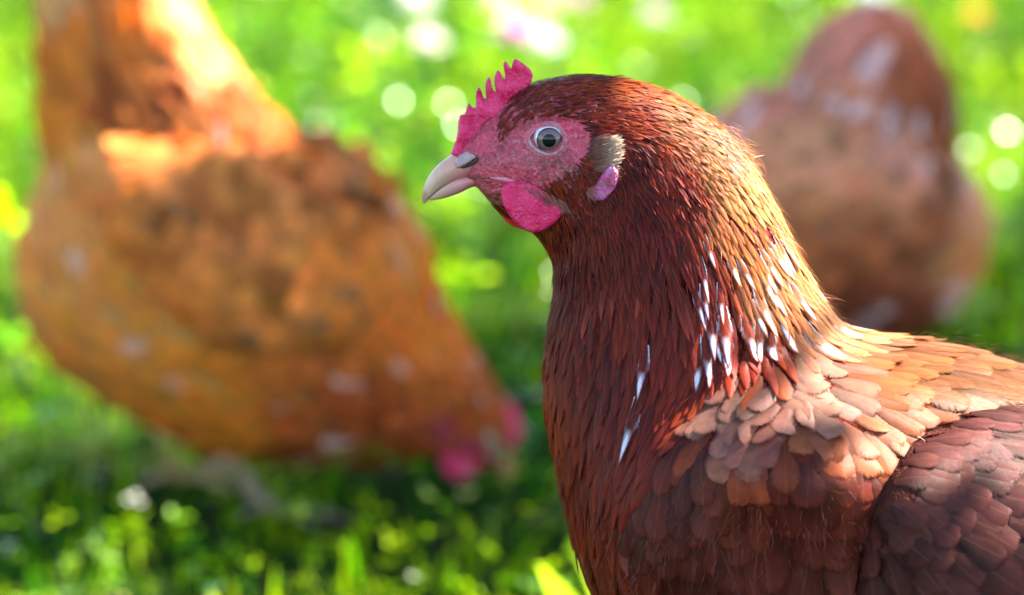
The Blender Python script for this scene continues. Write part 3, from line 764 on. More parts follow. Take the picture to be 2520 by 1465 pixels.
beak = beak_part("upper_beak", [(1041, 500), (1038, 488), (1041, 468), (1054, 435), (1076, 407), (1098, 390), (1116, 376), (1136, 362), (1170, 350)],
          [(1043, 503), (1048, 499), (1062, 486), (1090, 463), (1126, 445), (1166, 434), (1202, 431), (1236, 434), (1262, 439)],
          [.03, .09, .2, .36, .52, .66, .78, .9, 1.05], M_HORN, hen, n=60)
beak_part("lower_beak", [(1050, 486), (1060, 474), (1086, 450), (1122, 430), (1166, 420), (1202, 418), (1236, 420), (1262, 426)],
          [(1059, 494), (1072, 492), (1098, 487), (1134, 474), (1160, 461), (1196, 456), (1226, 458), (1256, 462)],
          [.05, .15, .28, .42, .55, .66, .77, .88], M_HORN, hen, n=50)
# fleshy lip along the gape
def side_pts(pts, lift):
    out = []
    for x, y in pts:
        p = on_plane(x, y, Y0); yy = side_surface_y(p.x, p.z, Y0, bvh); yy = Y0 - .006 if yy is None else yy
        out.append(Vector((p.x, yy - lift, p.z)))
    return out
bm = bmesh.new()
gp = catmull([(1208, 424, 0), (1240, 425, 0), (1262, 430, 0), (1280, 437, 0), (1296, 441, 0), (1306, 437, 0)], 24)
pts = side_pts(gp[:, :2], 0.0002)
tube(bm, pts, list(.0011 * np.interp(np.linspace(0, 1, 24), [0, .2, .8, 1], [.35, .9, .9, .25])), 8)
gp2 = catmull([(1225, 452, 0), (1250, 452, 0), (1270, 448, 0), (1290, 445, 0), (1300, 443, 0)], 16)
tube(bm, side_pts(gp2[:, :2], 0.0), list(.001 * np.interp(np.linspace(0, 1, 16), [0, .2, .8, 1], [.3, .9, .8, .25])), 8)
M_LIP = skin_mat("lip_skin", attr=False, c1=(.50, .07, .12), c2=(.52, .18, .2), scale=900, bump=.5, sss=.2, mott=.5)
bm_obj("gape_lip", bm, M_LIP, hen)
M_GAPE = plain_mat("gape_dark", (.05, .03, .02), .6)
_gl = catmull([(1050, 489, 0), (1062, 479, 0), (1090, 457, 0), (1126, 439.5, 0), (1166, 430, 0), (1205, 426, 0), (1240, 428, 0)], 40)
# nostril: dark slit under a pale flap
M_DARK = plain_mat("nostril_dark", (.03, .012, .012), .7)
M_FLAP = plain_mat("nostril_flap", (.36, .25, .23), .55, nscale=900, c2=(.30, .17, .17), bump=.3)
def ysurf(extra):
    def f(base, v2):
        out = np.zeros(len(base))
        for i, b in enumerate(base):
            y = side_surface_y(b[0], b[2], Y0, HEADBV); out[i] = (y if y is not None else Y0 - .007) - Y0 - extra
        return out
    return f
# combined head surface (skin + beak) for seating small parts
vs_, ps_ = [], []
for o_ in (body, beak):
    k = len(vs_); vs_ += [v.co.copy() for v in o_.data.vertices]; ps_ += [tuple(i + k for i in p.vertices) for p in o_.data.polygons]
HEADBV = BVHTree.FromPolygons(vs_, ps_)
def seat(x, y, lift):
    p = on_plane(x, y, Y0); yy = side_surface_y(p.x, p.z, Y0, HEADBV); return Vector((p.x, (Y0 - .001 if yy is None else yy) - lift, p.z))
bm = bmesh.new(); tube(bm, [seat(x, y, -.00005) for x, y, _ in _gl], list(.00028 * np.interp(np.linspace(0, 1, 40), [0, .2, .85, 1], [.6, 1, 1, .5])), 6)
bm_obj("gape", bm, M_GAPE, hen)
inflate("nostril", [(1130, 402), (1150, 396), (1163, 386), (1174, 377), (1178, 381), (1170, 393), (1156, 402), (1138, 407)], Y0, .05, 3, M_DARK, hen, edge_r=6, ycenter=ysurf(.0004), smooth_out=3)
inflate("nostril_flap", [(1119, 396), (1122, 385), (1132, 375), (1146, 367), (1160, 369), (1172, 376), (1164, 385), (1150, 395), (1138, 402), (1126, 406)], Y0, .09, 3, M_FLAP, hen, edge_r=13, ycenter=ysurf(.0006), smooth_out=3)

#---------------------------------------------------------------- comb, wattles, earlobe
Z = lambda zx, zy: (984.4 + zx * .3225, 118.1 + zy * .3225)
comb_out = [Z(*p) for p in [(385, 800), (405, 755), (428, 690), (441, 640), (445, 570), (455, 520), (470, 507), (494, 508), (503, 480), (512, 445), (524, 425), (540, 437), (552, 455), (572, 460),
    (579, 430), (576, 380), (583, 330), (600, 303), (618, 320), (630, 355), (646, 392), (656, 385), (654, 330), (650, 280), (660, 240), (680, 222), (694, 245), (700, 285), (715, 325), (733, 330),
    (722, 280), (720, 220), (732, 182), (748, 167), (768, 185), (783, 220), (800, 240), (800, 200), (790, 150), (788, 112), (800, 97), (822, 112), (840, 150), (850, 158), (855, 120), (868, 92), (884, 84),
    (915, 105), (950, 128), (985, 155), (1008, 185), (1016, 215), (1005, 255), (985, 300), (962, 345), (930, 385), (900, 440), (900, 520), (900, 620), (860, 740), (760, 830), (600, 850), (470, 850)]]
cb = Z(640, 740); ct = Z(800, 100)
def comb_th(v2):
    # thick at the base, thin towards the points
    d = (v2[:, 1] - (210)) ; return np.interp(v2[:, 1] + (v2[:, 0] - 1180) * .55, [150, 240, 300, 350], [.15, .25, .36, .44])
def comb_y(base, v2): return 0.0012 * np.sin(v2[:, 0] * .055) + .0006 * np.sin(v2[:, 1] * .11)
inflate("comb", comb_out, Y0, comb_th, 3.2, M_COMB, hen, edge_r=17, ycenter=comb_y)
wat = [Z(*p) for p in [(775, 1010), (772, 1080), (800, 1150), (838, 1215), (890, 1280), (960, 1325), (1040, 1338), (1110, 1318), (1170, 1275), (1215, 1225), (1245, 1175), (1235, 1120), (1150, 1040), (1050, 990), (940, 960), (840, 960)]]
def wy(k):
    def f(base, v2):
        t = sst(440, 500, v2[:, 1]); return k * (0.0158 + .0028 * t) + .0008 * np.sin(v2[:, 0] * .09) * t
    return f
inflate("wattle", wat, Y0, lambda v: np.interp(v[:, 1], [420, 540], [.30, .19]), 4, M_COMB, hen, edge_r=12, ycenter=wy(-1), smooth_out=3)
inflate("wattle", [(x - 24, y + 38) for x, y in wat], Y0, .18, 5, M_COMB_FAR, hen, edge_r=14, ycenter=wy(1), smooth_out=3)
lobe = [Z(*p) for p in [(1640, 835), (1662, 880), (1658, 950), (1630, 1005), (1595, 1050), (1560, 1085), (1515, 1100), (1465, 1092), (1440, 1062), (1462, 1020), (1495, 980), (1515, 940), (1540, 900), (1570, 860), (1605, 835)]]
for sgn in (-1, 1):
    def ly(base, v2, s=sgn):
        out = np.zeros(len(base))
        for i, b in enumerate(base):
            y = side_surface_y(b[0], b[2], Y0, bvh, s < 0); out[i] = (y if y is not None else Y0 + s * .018) - Y0 + s * .0014
        return out
    inflate("earlobe", [(x - 3, y - 7) for x, y in lobe], Y0, .12, 3.5, M_LOBE, hen, edge_r=13, ycenter=ly, smooth_out=3)
# brown barbs falling from the cheek over the top of the wattle and the lobe
fx = rng.uniform(0, 1, 420); CX = np.where(fx < .6, 1262 + 130 * fx / .6, 1440 + 75 * (fx - .6) / .4); CY = np.where(fx < .6, 436 + 52 * (fx / .6) ** 1.2, 445 - 55 * (fx - .6) / .4) + rng.normal(0, 7, 420)
CP_ = np.array([tuple(seat(x, y, .0008 + random.random() * .0022)) for x, y in zip(CX, CY)])
CD = np.stack([rng.normal(.8, .3, 420), rng.normal(-.25, .2, 420), rng.normal(-.75, .25, 420)], 1)
strands("cheek_barbs", hen, M_DOWN, CP_, np.tile([[0., -1., 0.]], (420, 1)), CD, rng.uniform(.002, .0048, 420), np.full(420, .00016), np.array([[.22, .06, .035]]) * rng.uniform(.5, 1.6, (420, 1)), bend=-.1)
# ear tuft of stiff tan feathers
TP = []
for k in range(900):
    zx = random.uniform(1410, 1600); zy = random.uniform(620, 900)
    if (zx - 1510) ** 2 / 100 ** 2 + (zy - 740) ** 2 / 130 ** 2 < 1 and random.random() < .12 + (zx - 1410) / 160: TP.append(Z(zx, zy))
TP = np.array(TP); P, N = [], []
for x, y in TP:
    p = on_plane(x, y, Y0); h = bvh.ray_cast(Vector((p.x, Y0 - .3, p.z)), Vector((0, 1, 0)), .6); P.append(tuple(h[0])); n_ = h[1]; N.append(tuple(n_ if n_.y < 0 else -n_))
P, N = np.array(P), np.array(N)
ef = lambda XY: (lambda f: f / np.linalg.norm(f, axis=1, keepdims=True))(idw(XY, [(1450, 320, 1, -.25), (1500, 320, 1, .15), (1460, 370, 1, -.05), (1500, 385, .85, -.5), (1440, 390, 1, -.1)], 3))
tcx = np.clip((TP[:, 0] - 1450) / 70, 0, 1)[:, None]
ec = (np.array([[.20, .07, .05]]) * (1 - tcx) + np.array([[.80, .66, .46]]) * tcx) * rng.uniform(.7, 1.2, (len(TP), 1))
grow("ear_tuft", hen, M_FEATHER, bvh, P, N, ef, rng.uniform(.004, .0072, len(P)), np.full(len(P), .0005), np.full(len(P), .3), ec, np.zeros(len(P)), nu=3,
     vs=np.array([0, .35, .7, 1.]), lift=.17, camber=.2, roll=.5, dirjit=.2, h0=.0005)

#---------------------------------------------------------------- eyes
def iris_mat():
    g = NT("iris"); tc = g.n("TexCoord").outputs[0]
    uvn = g.n("UVMap"); uvn.uv_map = "UVMap"; sep = g.n("SeparateXYZ"); g.l(uvn.outputs[0], sep.inputs[0])
    n = g.n("CombineXYZ"); g.l(g.math('MULTIPLY', sep.outputs[0], 26.0), n.inputs[0]); g.l(g.math('MULTIPLY', sep.outputs[1], 2.5), n.inputs[1])
    nn = g.noise(n.outputs[0], 1.6, 4, .6)
    c = g.ramp(sep.outputs[1], [(0, (.12, .06, .03)), (.15, (.38, .24, .17)), (.5, (.30, .22, .22)), (.82, (.20, .16, .20)), (.93, (.05, .04, .05)), (1, (.03, .02, .025))])
    c = g.mix(.6, c, g.ramp(nn, [(.3, (.18, .12, .09)), (.7, (.52, .38, .26))]), 'OVERLAY')
    pb = g.n("BsdfPrincipled"); c = g.mix(1.0, c, (.62, .56, .54), 'MULTIPLY'); g.l(c, pb.inputs['Base Color']); pb.inputs['Roughness'].default_value = .2; pb.inputs['Coat Weight'].default_value = .2; pb.inputs['Specular IOR Level'].default_value = .3; pb.inputs['Coat Roughness'].default_value = .02
    g.l(pb.outputs[0], g.out.inputs[0]); return g.m
M_IRIS = iris_mat()
M_PUPIL = plain_mat("pupil", (.004, .004, .006), .04, .2, coat=.12)
M_SCLERA = plain_mat("eyeball", (.62, .50, .50), .2, .5, coat=1, nscale=700, c2=(.52, .36, .38))
M_LID = skin_mat("eyelid_skin", attr=False, c1=(.28, .10, .11), c2=(.40, .24, .25), scale=1100, bump=.5, sss=.2, mott=.4)
def cap(name, c, r, a0, a1, s, mat, parent, seg=64, rings=12):
    """spherical band around the -y (s=-1) or +y axis between polar angles a0..a1"""
    V, uv = [], []
    for i in range(rings + 1):
        a = a0 + (a1 - a0) * i / rings
        for k in range(seg + 1):
            t = 2 * math.pi * k / seg
            V.append((c[0] + r * math.sin(a) * math.cos(t), c[1] + s * r * math.cos(a), c[2] + r * math.sin(a) * math.sin(t))); uv.append((k / seg, i / rings))
    Fq = [(i * (seg + 1) + k, i * (seg + 1) + k + 1, (i + 1) * (seg + 1) + k + 1, (i + 1) * (seg + 1) + k) for i in range(rings) for k in range(seg)]
    me = mesh_np(name, np.array(V), np.array(Fq), uv=np.array(uv)); return link(name, me, mat, parent)
ec_ = on_plane(1350.5, 327, Y0)
ys = side_surface_y(ec_.x, ec_.z, Y0, bvh)
er_ = .0068
for s in (-1, 1):
    cy = Y0 + s * (abs(ys - Y0) - er_ + .0030)
    c = Vector((ec_.x, cy, ec_.z))
    eye = empty("eye", c - hen.location, hen)
    cap("eyeball", c, er_ * .992, .0001, math.pi * .6, s, M_SCLERA, eye)
    ia = math.asin(.0048 / er_)
    cap("iris", c, er_ * 1.004, .0001, ia, s, M_IRIS, eye)
    cap("pupil", c, er_ * 1.012, .0001, math.asin(.00255 / er_), s, M_PUPIL, eye)
    # lids: an almond ring of skin standing on the eyeball
    bm = bmesh.new(); K = 56; rings = []
    lidpts = []
    for k in range(K):
        t = 2 * math.pi * k / K
        ax = .0056 if math.cos(t) > 0 else .0076
        x = ax * math.cos(t) * (1 + .0 * abs(math.cos(t))); z = .0054 * math.sin(t) * (1 - .20 * max(0, -math.cos(t)) ** 2)
        rr = min(math.hypot(x, z), er_ * .985)
        yb = math.sqrt(max(er_ ** 2 - rr ** 2, 0))
        sy_ = side_surface_y(c.x + x, c.z + z, Y0, bvh, s < 0); sy_ = abs((sy_ if sy_ is not None else cy) - Y0)
        lidpts.append((c.x + x, Y0 + s * max(abs(cy - Y0) + max(yb, .0022), sy_ + .0004), c.z + z))
    rad = [.00045 + .0003 * (1 if math.sin(2 * math.pi * k / K) < 0 else -.6) for k in range(K)]
    R_ = []
    for k in range(K):
        p = Vector(lidpts[k]); a = Vector(lidpts[k - 1]); b = Vector(lidpts[(k + 1) % K]); t = (b - a).normalized()
        o_ = (p - c); o_ = (o_ - t * o_.dot(t)).normalized(); v_ = t.cross(o_)
        R_.append([bm.verts.new(p + (o_ * math.cos(q * math.pi / 4) + v_ * math.sin(q * math.pi / 4)) * rad[k]) for q in range(8)])
    for k in range(K):
        a, b = R_[k], R_[(k + 1) % K]
        for q in range(8): bm.faces.new((a[q], a[(q + 1) % 8], b[(q + 1) % 8], b[q]))
    bm_obj("eyelid", bm, M_LID, eye)
    # fleshy orbit skirt from lid down to the head skin
    bm = bmesh.new(); prev = None; rings = []
    for j, (f, dy) in enumerate(((1.03, .0), (1.1, .0), (1.2, .0), (1.34, .0))):
        ring = []
        for k in range(K):
            p = Vector(lidpts[k]); q = c + (p - c) * 1.0; x = c.x + (p.x - c.x) * f; z = c.z + (p.z - c.z) * f
            yy = side_surface_y(x, z, Y0, bvh, s < 0)
            yy = yy if yy is not None else p.y
            tt = j / 3
            y = p.y * (1 - tt) + (yy + s * .0001) * tt + s * (.0001 if j < 3 else -.0004)
            ring.append(bm.verts.new((x, y, z)))
        rings.append(ring)
    for a, b in zip(rings, rings[1:]):
        for k in range(K): bm.faces.new((a[k], a[(k + 1) % K], b[(k + 1) % K], b[k]))
    bm_obj("eye_orbit", bm, skin_mat("orbit_skin", attr=False, c1=(.45, .04, .07), c2=(.42, .12, .15), scale=600, bump=.7, sss=.2, mott=.6), eye)
for dy in (-.035, .035):
    leg(hen, (0.24, Y0 + dy, .17), (0.26, Y0 + dy, .085), (0.235, Y0 + dy, 0), (-1, 0))

#=================================================================== BACKGROUND HENS
LITK = 0.0; TINT = np.array([1.8, 1.28, .74])
def far_hen(Y, stations, anchors, wing_out, wing_an, wcol, label, loc, nfe, comb, wattle, scale_px, fluff, facecol, bulge=1.4, eye=None):
    root = empty("hen", loc); tag(root, label, "hen", "brown hens on the lawn")
    V, Fq, n, m = loft(stations, Y, n=120, m=56, power=2.2)
    V[:, 1] += np.sign(V[:, 1] - Y) * 0.0
    A = np.array(anchors, float)
    cf = idw(to_px(V), A, 4)[:, 5:8] * .8
    fc = np.array(facecol, float)
    if len(fc):
        d = np.exp(-((to_px(V)[:, None, 0] - fc[None, :, 0]) ** 2 + (to_px(V)[:, None, 1] - fc[None, :, 1]) ** 2) / (fc[None, :, 2] ** 2)).max(1)[:, None]
        cf = cf * (1 - d) + np.array([.30, .03, .06]) * d
    me = finish_loft(V, Fq, n, m, "body", {"fcol": cf}); b = link("body", me, M_BODY, root)
    bv = bvh_of(me)
    P, N = sample(me, bv, nfe, lambda P, N: (N[:, 1] < .4) | (rng.random(len(P)) < .25))
    XY = to_px(P)
    if len(fc): 
        dd = np.hypot(XY[:, None, 0] - fc[None, :, 0], XY[:, None, 1] - fc[None, :, 1]) < fc[None, :, 2] * .8
        k = ~dd.any(1); P, N, XY = P[k], N[k], XY[k]
    At = idw(XY, A, 4)
    kp = poisson(P, np.sqrt(At[:, 2] * At[:, 3]) * .006)
    P, N, At, XY = P[kp], N[kp], At[kp], XY[kp]
    # outward
    for i in range(len(P)):
        o = Vector(P[i]) + Vector(N[i]) * 1e-4; h = bv.ray_cast(o, Vector(N[i]), 1); k = 0
        while h[0] is not None and k < 6: k += 1; h = bv.ray_cast(h[0] + Vector(N[i]) * 1e-4, Vector(N[i]), 1)
        if k % 2: N[i] = -N[i]
    ff = lambda XY: (lambda f: f / np.linalg.norm(f, axis=1, keepdims=True))(idw(XY, A, 4)[:, :2])
    nn = len(P); ccol = vary(At[:, 5:8], P, .26, 38, .06)
    wsp = (rng.random(nn) < (.03 if Y < 2.6 else .09))[:, None]; ccol = np.where(wsp, ccol * .5 + (np.array([[.34, .27, .26]]) if Y < 2.6 else np.array([[.48, .42, .44]])), ccol)
    grow("body_feathers", b, M_FEATHER_FAR, bv, P, N, ff, At[:, 2] * .01 * rng.uniform(.8, 1.2, nn), At[:, 3] * .01 * rng.uniform(.8, 1.2, nn), At[:, 4], ccol,
         np.zeros(nn), nu=3, vs=np.array([0, .3, .6, .85, 1.]), lift=.13, camber=.4, roll=.25, dirjit=.2, bendlift=.05)
    if fluff:
        P, N = sample(me, bv, 9000, lambda P, N: np.hypot(to_px(P)[:, 0] - fluff[0], to_px(P)[:, 1] - fluff[1]) < fluff[2])
        c = np.array([V[:, 0].mean(), Y, V[:, 2].mean()]); N = np.where(((P - c) * N).sum(1, keepdims=True) < 0, -N, N)
        f3 = ff(to_px(P)); D = np.stack([f3[:, 0], 0 * f3[:, 0], -f3[:, 1]], 1) * .6 + N * .8 + rng.normal(0, .3, P.shape)
        strands("fluff", b, M_DOWN, P, N, D, rng.uniform(.008, .02, len(P)), np.full(len(P), .0003), np.tile([[.62, .42, .2]], (len(P), 1)) * rng.uniform(.7, 1.2, (len(P), 1)), bend=.3)
    wA = np.array(wing_an, float)
    wat_ = lambda XY: idw(XY, wA, 3.5); wfl = lambda XY: (lambda f: f / np.linalg.norm(f, axis=1, keepdims=True))(wat_(XY)[:, :2])
    for near in (True, False):
        make_wing(wing_out, Y, bv, bulge, wat_, wfl, root, M_BODY, near, 5000 if near else 1200, .7 if near else 1.1, wcol, sp=22, nu=3, vs=np.array([0, .3, .6, .85, 1.]), er=130, vamp=.45)
    if comb: inflate("comb", comb, Y, .3, 6, M_COMB, root, edge_r=14)
    if wattle:
        for s in (-1, 1): inflate("wattle", wattle, Y, .25, 6, M_COMB, root, edge_r=14, ycenter=lambda b_, v, s=s: np.full(len(b_), s * .011), smooth_out=3)
    return root, bv

Y1 = 2.40
LH = [ (1243, 1128, 1222, 1150, .5), (1252, 1085, 1178, 1152, 1.0), (1254, 1040, 1120, 1140, 1.5), (1238, 985, 1072, 1118, 1.9), (1190, 905, 1010, 1122, 2.8), (1125, 805, 915, 1138, 4.2),
       (1072, 700, 790, 1138, 5.6), (1042, 590, 670, 1115, 6.8), (962, 490, 560, 1115, 7.8), (850, 425, 430, 1060, 8.4), (730, 372, 300, 985, 8.6), (640, 262, 185, 915, 8.2),
       (565, 165, 100, 830, 7.4), (505, 80, 62, 735, 6.4), (465, 0, 52, 640, 5.2), (440, -80, 72, 555, 4.4), (400, -180, 112, 440, 3.6), (335, -270, 102, 300, 2.8), (235, -320, 104, 120, 2.0), (160, -320, 110, -40, 1.2)]
LA = [ # x y fx fy L hw round rgb ; flow from head towards tail; sunlit tail edges painted pale in rgb
 (1200, 1000, -.5, -.8, 1.2, .3, .6, .26, .08, .03), (1080, 850, -.5, -.8, 2.2, .5, .5, .42, .15, .04), (950, 1050, -.9, -.4, 2.5, .7, .7, .2, .055, .025), (1000, 650, -.5, -.8, 2.4, .6, .6, .46, .19, .05),
 (800, 1080, -.9, -.4, 2.6, .8, 1, .24, .08, .035), (900, 470, -.8, -.5, 2.4, .7, 1, .40, .17, .08), (650, 1080, -.9, -.4, 2.6, .9, 1, .36, .16, .035), (450, 1000, -.9, -.5, 2.8, .9, 1, .44, .21, .05),
 (250, 900, -.8, -.6, 3, .9, 1, .46, .24, .07), (100, 750, -.6, -.8, 3, .9, 1, .48, .26, .10), (80, 620, -.3, -1, 3, .9, 1, .50, .30, .15), (700, 330, -.6, -.8, 2.6, .6, .8, .26, .08, .04),
 (450, 290, -.5, -.9, 3, .6, .8, .13, .045, .02), (600, 320, -.5, -.9, 3, .6, .8, .13, .045, .02), (280, 290, -.5, -.9, 3, .6, .8, .2, .07, .03), (350, 150, -.3, -1, 4, .8, .8, .36, .13, .03), (550, 200, -.5, -.8, 3, .6, .8, .7, .5, .3), (200, 250, -.2, -1, 4, .9, .8, .40, .17, .05),
 (150, 60, -.1, -1, 4.5, .9, .8, .7, .5, .35), (300, 60, -.1, -1, 4.5, .9, .8, .40, .17, .08), (470, 60, -.2, -1, 4, .8, .8, .7, .5, .32), (140, 450, -.3, -1, 3, .8, .9, .45, .22, .05)]
LW = [(185, 350), (260, 335), (380, 352), (560, 362), (740, 392), (860, 440), (960, 530), (985, 660), (930, 780), (800, 860), (640, 860), (470, 780), (330, 640), (230, 500), (180, 410)]
LW = nearer(LW, 1.03, 55)
LWA = [(240, 380, -1, -.3, 3.4, .9, 1, .55, .34, .16), (400, 420, -.9, -.4, 3, .8, 1, .44, .2, .09), (600, 450, -.9, -.5, 2.8, .9, 1, .36, .16, .07), (800, 500, -.8, -.6, 2.4, .9, 1, .42, .19, .09),
 (600, 620, -.9, -.5, 2.6, 1, 1, .27, .10, .045), (900, 680, -.7, -.7, 2.2, .9, 1, .40, .15, .04), (420, 600, -.9, -.5, 3, 1, 1, .40, .18, .06), (700, 780, -.9, -.5, 2.6, 1, 1, .40, .18, .07), (500, 740, -.9, -.5, 2.6, 1, 1, .44, .2, .07)]
lcomb = [(1215, 985), (1235, 972), (1248, 990), (1262, 992), (1268, 1010), (1281, 1022), (1278, 1045), (1285, 1068), (1274, 1085), (1268, 1108), (1252, 1112), (1240, 1080), (1235, 1040)]
lwat = [(1085, 1100), (1130, 1090), (1170, 1110), (1175, 1145), (1150, 1170), (1115, 1168), (1085, 1140)]
h2, bv2 = far_hen(Y1, LH, LA, LW, LWA, (.25, .10, .04), "large blurred ginger hen at the left bending down to peck the grass, tail up", (-.2, Y1, 0), 22000, lcomb, lwat, 39, (120, 700, 330), [(1215, 1120, 42), (1100, 1070, 45), (1160, 1110, 40)], bulge=1.5)
beak_part("beak", [(1250, 1190), (1262, 1165), (1258, 1130), (1250, 1105)], [(1247, 1190), (1238, 1172), (1228, 1152), (1218, 1150)], [.05, .25, .45, .6], M_HORN, h2, n=16, m=16, Yc=Y1)
f1 = on_plane(668, 1330, Y1 - .03); f1.z = 0; h1 = on_plane(560, 1110, Y1 - .03); k1 = on_plane(588, 1160, Y1 - .03)
leg(h2, h1, k1, (f1.x, Y1 - .03, 0), (1, -.1), r=.0062)
k2 = on_plane(420, 1070, Y1 + .06); leg(h2, on_plane(440, 1000, Y1 + .06), k2, (k2.x + .004, Y1 + .06, 0), (1, .1), r=.0085, mat=plain_mat("leg_scales_lit", (.62, .40, .18), .5, nscale=300, c2=(.5, .3, .12), bump=.3))  # lit leg: sunlight painted in as a paler scale colour

Y2 = 2.75
TINT = np.array([2.0, 1.42, 1.15])
RH = [ (1560, 930, 1600, 985, .8), (1600, 880, 1680, 990, 1.6), (1630, 760, 1760, 960, 2.8), (1660, 600, 1860, 900, 4.6), (1700, 440, 1970, 855, 6.4), (1745, 330, 2080, 835, 7.6), (1800, 268, 2190, 826, 8.0),
       (1855, 228, 2275, 800, 7.9), (1932, 212, 2345, 745, 7.4), (1955, 165, 2405, 655, 6.4), (1985, 110, 2425, 570, 5.2), (2025, 66, 2400, 475, 4.2), (2070, 36, 2352, 400, 3.4), (2120, 20, 2346, 300, 2.8), (2180, 20, 2335, 215, 2.2), (2235, 45, 2310, 150, 1.4)]
RA = [(1800, 300, .8, -.6, 2.6, .8, 1, .34, .19, .15), (1900, 260, .8, -.6, 2.6, .8, 1, .33, .18, .14), (2050, 120, .4, -1, 3.5, .7, .8, .35, .20, .17), (2150, 80, .4, -1, 3.5, .7, .8, .30, .13, .08), (2280, 200, .1, -1, 3.5, .7, .8, .24, .09, .05),
      (2320, 380, .2, -1, 3.2, .7, .8, .16, .06, .03), (2395, 580, .5, -.8, 3.2, .8, 1, .50, .30, .20), (2310, 520, .5, -.8, 3.2, .8, 1, .10, .04, .02), (2290, 640, .5, -.8, 3.2, .8, 1, .12, .045, .025), (2330, 700, .8, -.5, 3, .9, 1, .36, .18, .08), (2200, 790, 1, -.3, 3, .9, 1, .14, .05, .03), (2050, 800, 1, -.3, 3, .9, 1, .14, .045, .03),  # dark anchors paint the shade between tail and lower lump
      (1950, 600, .9, -.5, 2.6, .9, 1, .24, .09, .04), (1900, 450, .9, -.5, 2.6, .9, 1, .38, .22, .13), (2100, 700, .9, -.4, 2.6, .9, 1, .16, .055, .03), (1700, 800, .8, -.6, 2, .6, .8, .2, .06, .03)]
RW = [(2335, 470), (2330, 540), (2290, 610), (2200, 660), (2060, 700), (1930, 690), (1830, 600), (1800, 460), (1830, 350), (1920, 300), (2030, 300), (2150, 330), (2270, 370)]
RW = nearer(RW, 1.03, 45)
RWA = [(2250, 420, 1, -.1, 3, .9, 1, .36, .2, .15), (2150, 400, 1, -.2, 3, .9, 1, .36, .22, .18), (2100, 500, 1, -.2, 2.8, .9, 1, .30, .15, .08), (2250, 530, 1, 0, 3, .9, 1, .17, .06, .03), (1950, 400, 1, -.3, 2.6, .9, 1, .38, .24, .15),
       (1950, 600, 1, -.3, 2.6, .9, 1, .26, .11, .05), (2100, 620, 1, -.2, 2.6, .9, 1, .20, .08, .04)]
h3, bv3 = far_hen(Y2, RH, RA, RW, RWA, (.2, .09, .05), "blurred dull brown hen behind the foreground hen's neck at the right, tail end up", (.27, Y2, 0), 16000,
                  [(1580, 905), (1560, 890), (1545, 900), (1535, 885), (1525, 905), (1520, 930), (1540, 950), (1570, 950)], [(1590, 985), (1620, 980), (1630, 1010), (1605, 1025), (1585, 1010)], 34, (2380, 600, 150), [(1570, 960, 35)], bulge=1.0)
beak_part("beak", [(1535, 1000), (1540, 980), (1560, 955), (1580, 940)], [(1540, 1003), (1552, 995), (1575, 985), (1600, 980)], [.05, .3, .5, .6], M_HORN, h3, n=16, m=16, Yc=Y2)
for dy, dx in ((-.035, 0), (.035, .02)):
    p = on_plane(2060, 800, Y2); leg(h3, (p.x + dx, Y2 + dy, p.z + .02), (p.x + dx + .015, Y2 + dy, .06), (p.x + dx - .005, Y2 + dy, 0), (-1, 0))

#=================================================================== GROUND AND GRASS
def ground_mat():
    g = NT("lawn_soil"); tc = g.n("TexCoord").outputs[3]
    n = g.noise(tc, 9, 6, .65); n2 = g.noise(tc, 60, 4, .6)
    c = g.ramp(n, [(.35, (.008, .025, .004)), (.5, (.012, .035, .004)), (.64, (.035, .028, .018)), (.75, (.02, .045, .005))])
    c = g.mix(.5, c, g.ramp(n2, [(.3, (.006, .012, .004)), (.7, (.03, .04, .012))]))
    b = g.n("Bump"); b.inputs['Strength'].default_value = .6; b.inputs['Distance'].default_value = .01; g.l(n2, b.inputs['Height'])
    pb = g.n("BsdfPrincipled"); g.l(c, pb.inputs['Base Color']); g.l(b.outputs[0], pb.inputs['Normal']); pb.inputs['Roughness'].default_value = .9; pb.inputs['Specular IOR Level'].default_value = 0
    g.l(pb.outputs[0], g.out.inputs[0]); return g.m
gx = np.concatenate([[-150, -60, -20, -8], np.linspace(-4, 4, 81), [8, 20, 60, 150]]); gy = np.concatenate([[-150, -50, -10, -2], np.linspace(0, 14, 141), [20, 40, 90, 200]])
GX, GY = np.meshgrid(gx, gy)
GZ = -0.004 + 0.006 * np.sin(GX * 3.1 + 1) * np.cos(GY * 2.3) * (np.abs(GX) < 5)
gv = np.stack([GX.ravel(), GY.ravel(), GZ.ravel() - .003], 1)
nx_, ny_ = len(gx), len(gy); i = np.arange(ny_ - 1)[:, None]; j = np.arange(nx_ - 1)[None, :]; b0 = i * nx_ + j
gf = np.stack([b0, b0 + 1, b0 + nx_ + 1, b0 + nx_], -1).reshape(-1, 4)
tag(link("ground", mesh_np("ground", gv, gf), ground_mat()), kind="structure")

M_GRASS = leaf_mat("grass_blade", .5, .5, 0.0)
M_CLOVER = leaf_mat("clover_leaf", .45, .22, .03)

def field_xy(n, y0, y1, marg=.35):
    y = np.sqrt(rng.uniform(y0 ** 2, y1 ** 2, n)); x = rng.uniform(-1, 1, n) * (y * .145 + marg); return x, y

def palette(n, P, stops, amp=.35):
    t = np.clip(.5 + .5 * nz(P, 2.6, 4) + .25 * nz(P, 11., 9) + rng.normal(0, .12, n), 0, 1); t = np.where(rng.random(n) < .10, rng.uniform(.7, 1, n), t)
    s = np.array(stops); k = np.linspace(0, 1, len(s)); c = np.stack([np.interp(t, k, s[:, q]) for q in range(3)], 1)
    return np.clip(c * rng.uniform(1 - amp, 1 + amp, (n, 1)), .003, .8)

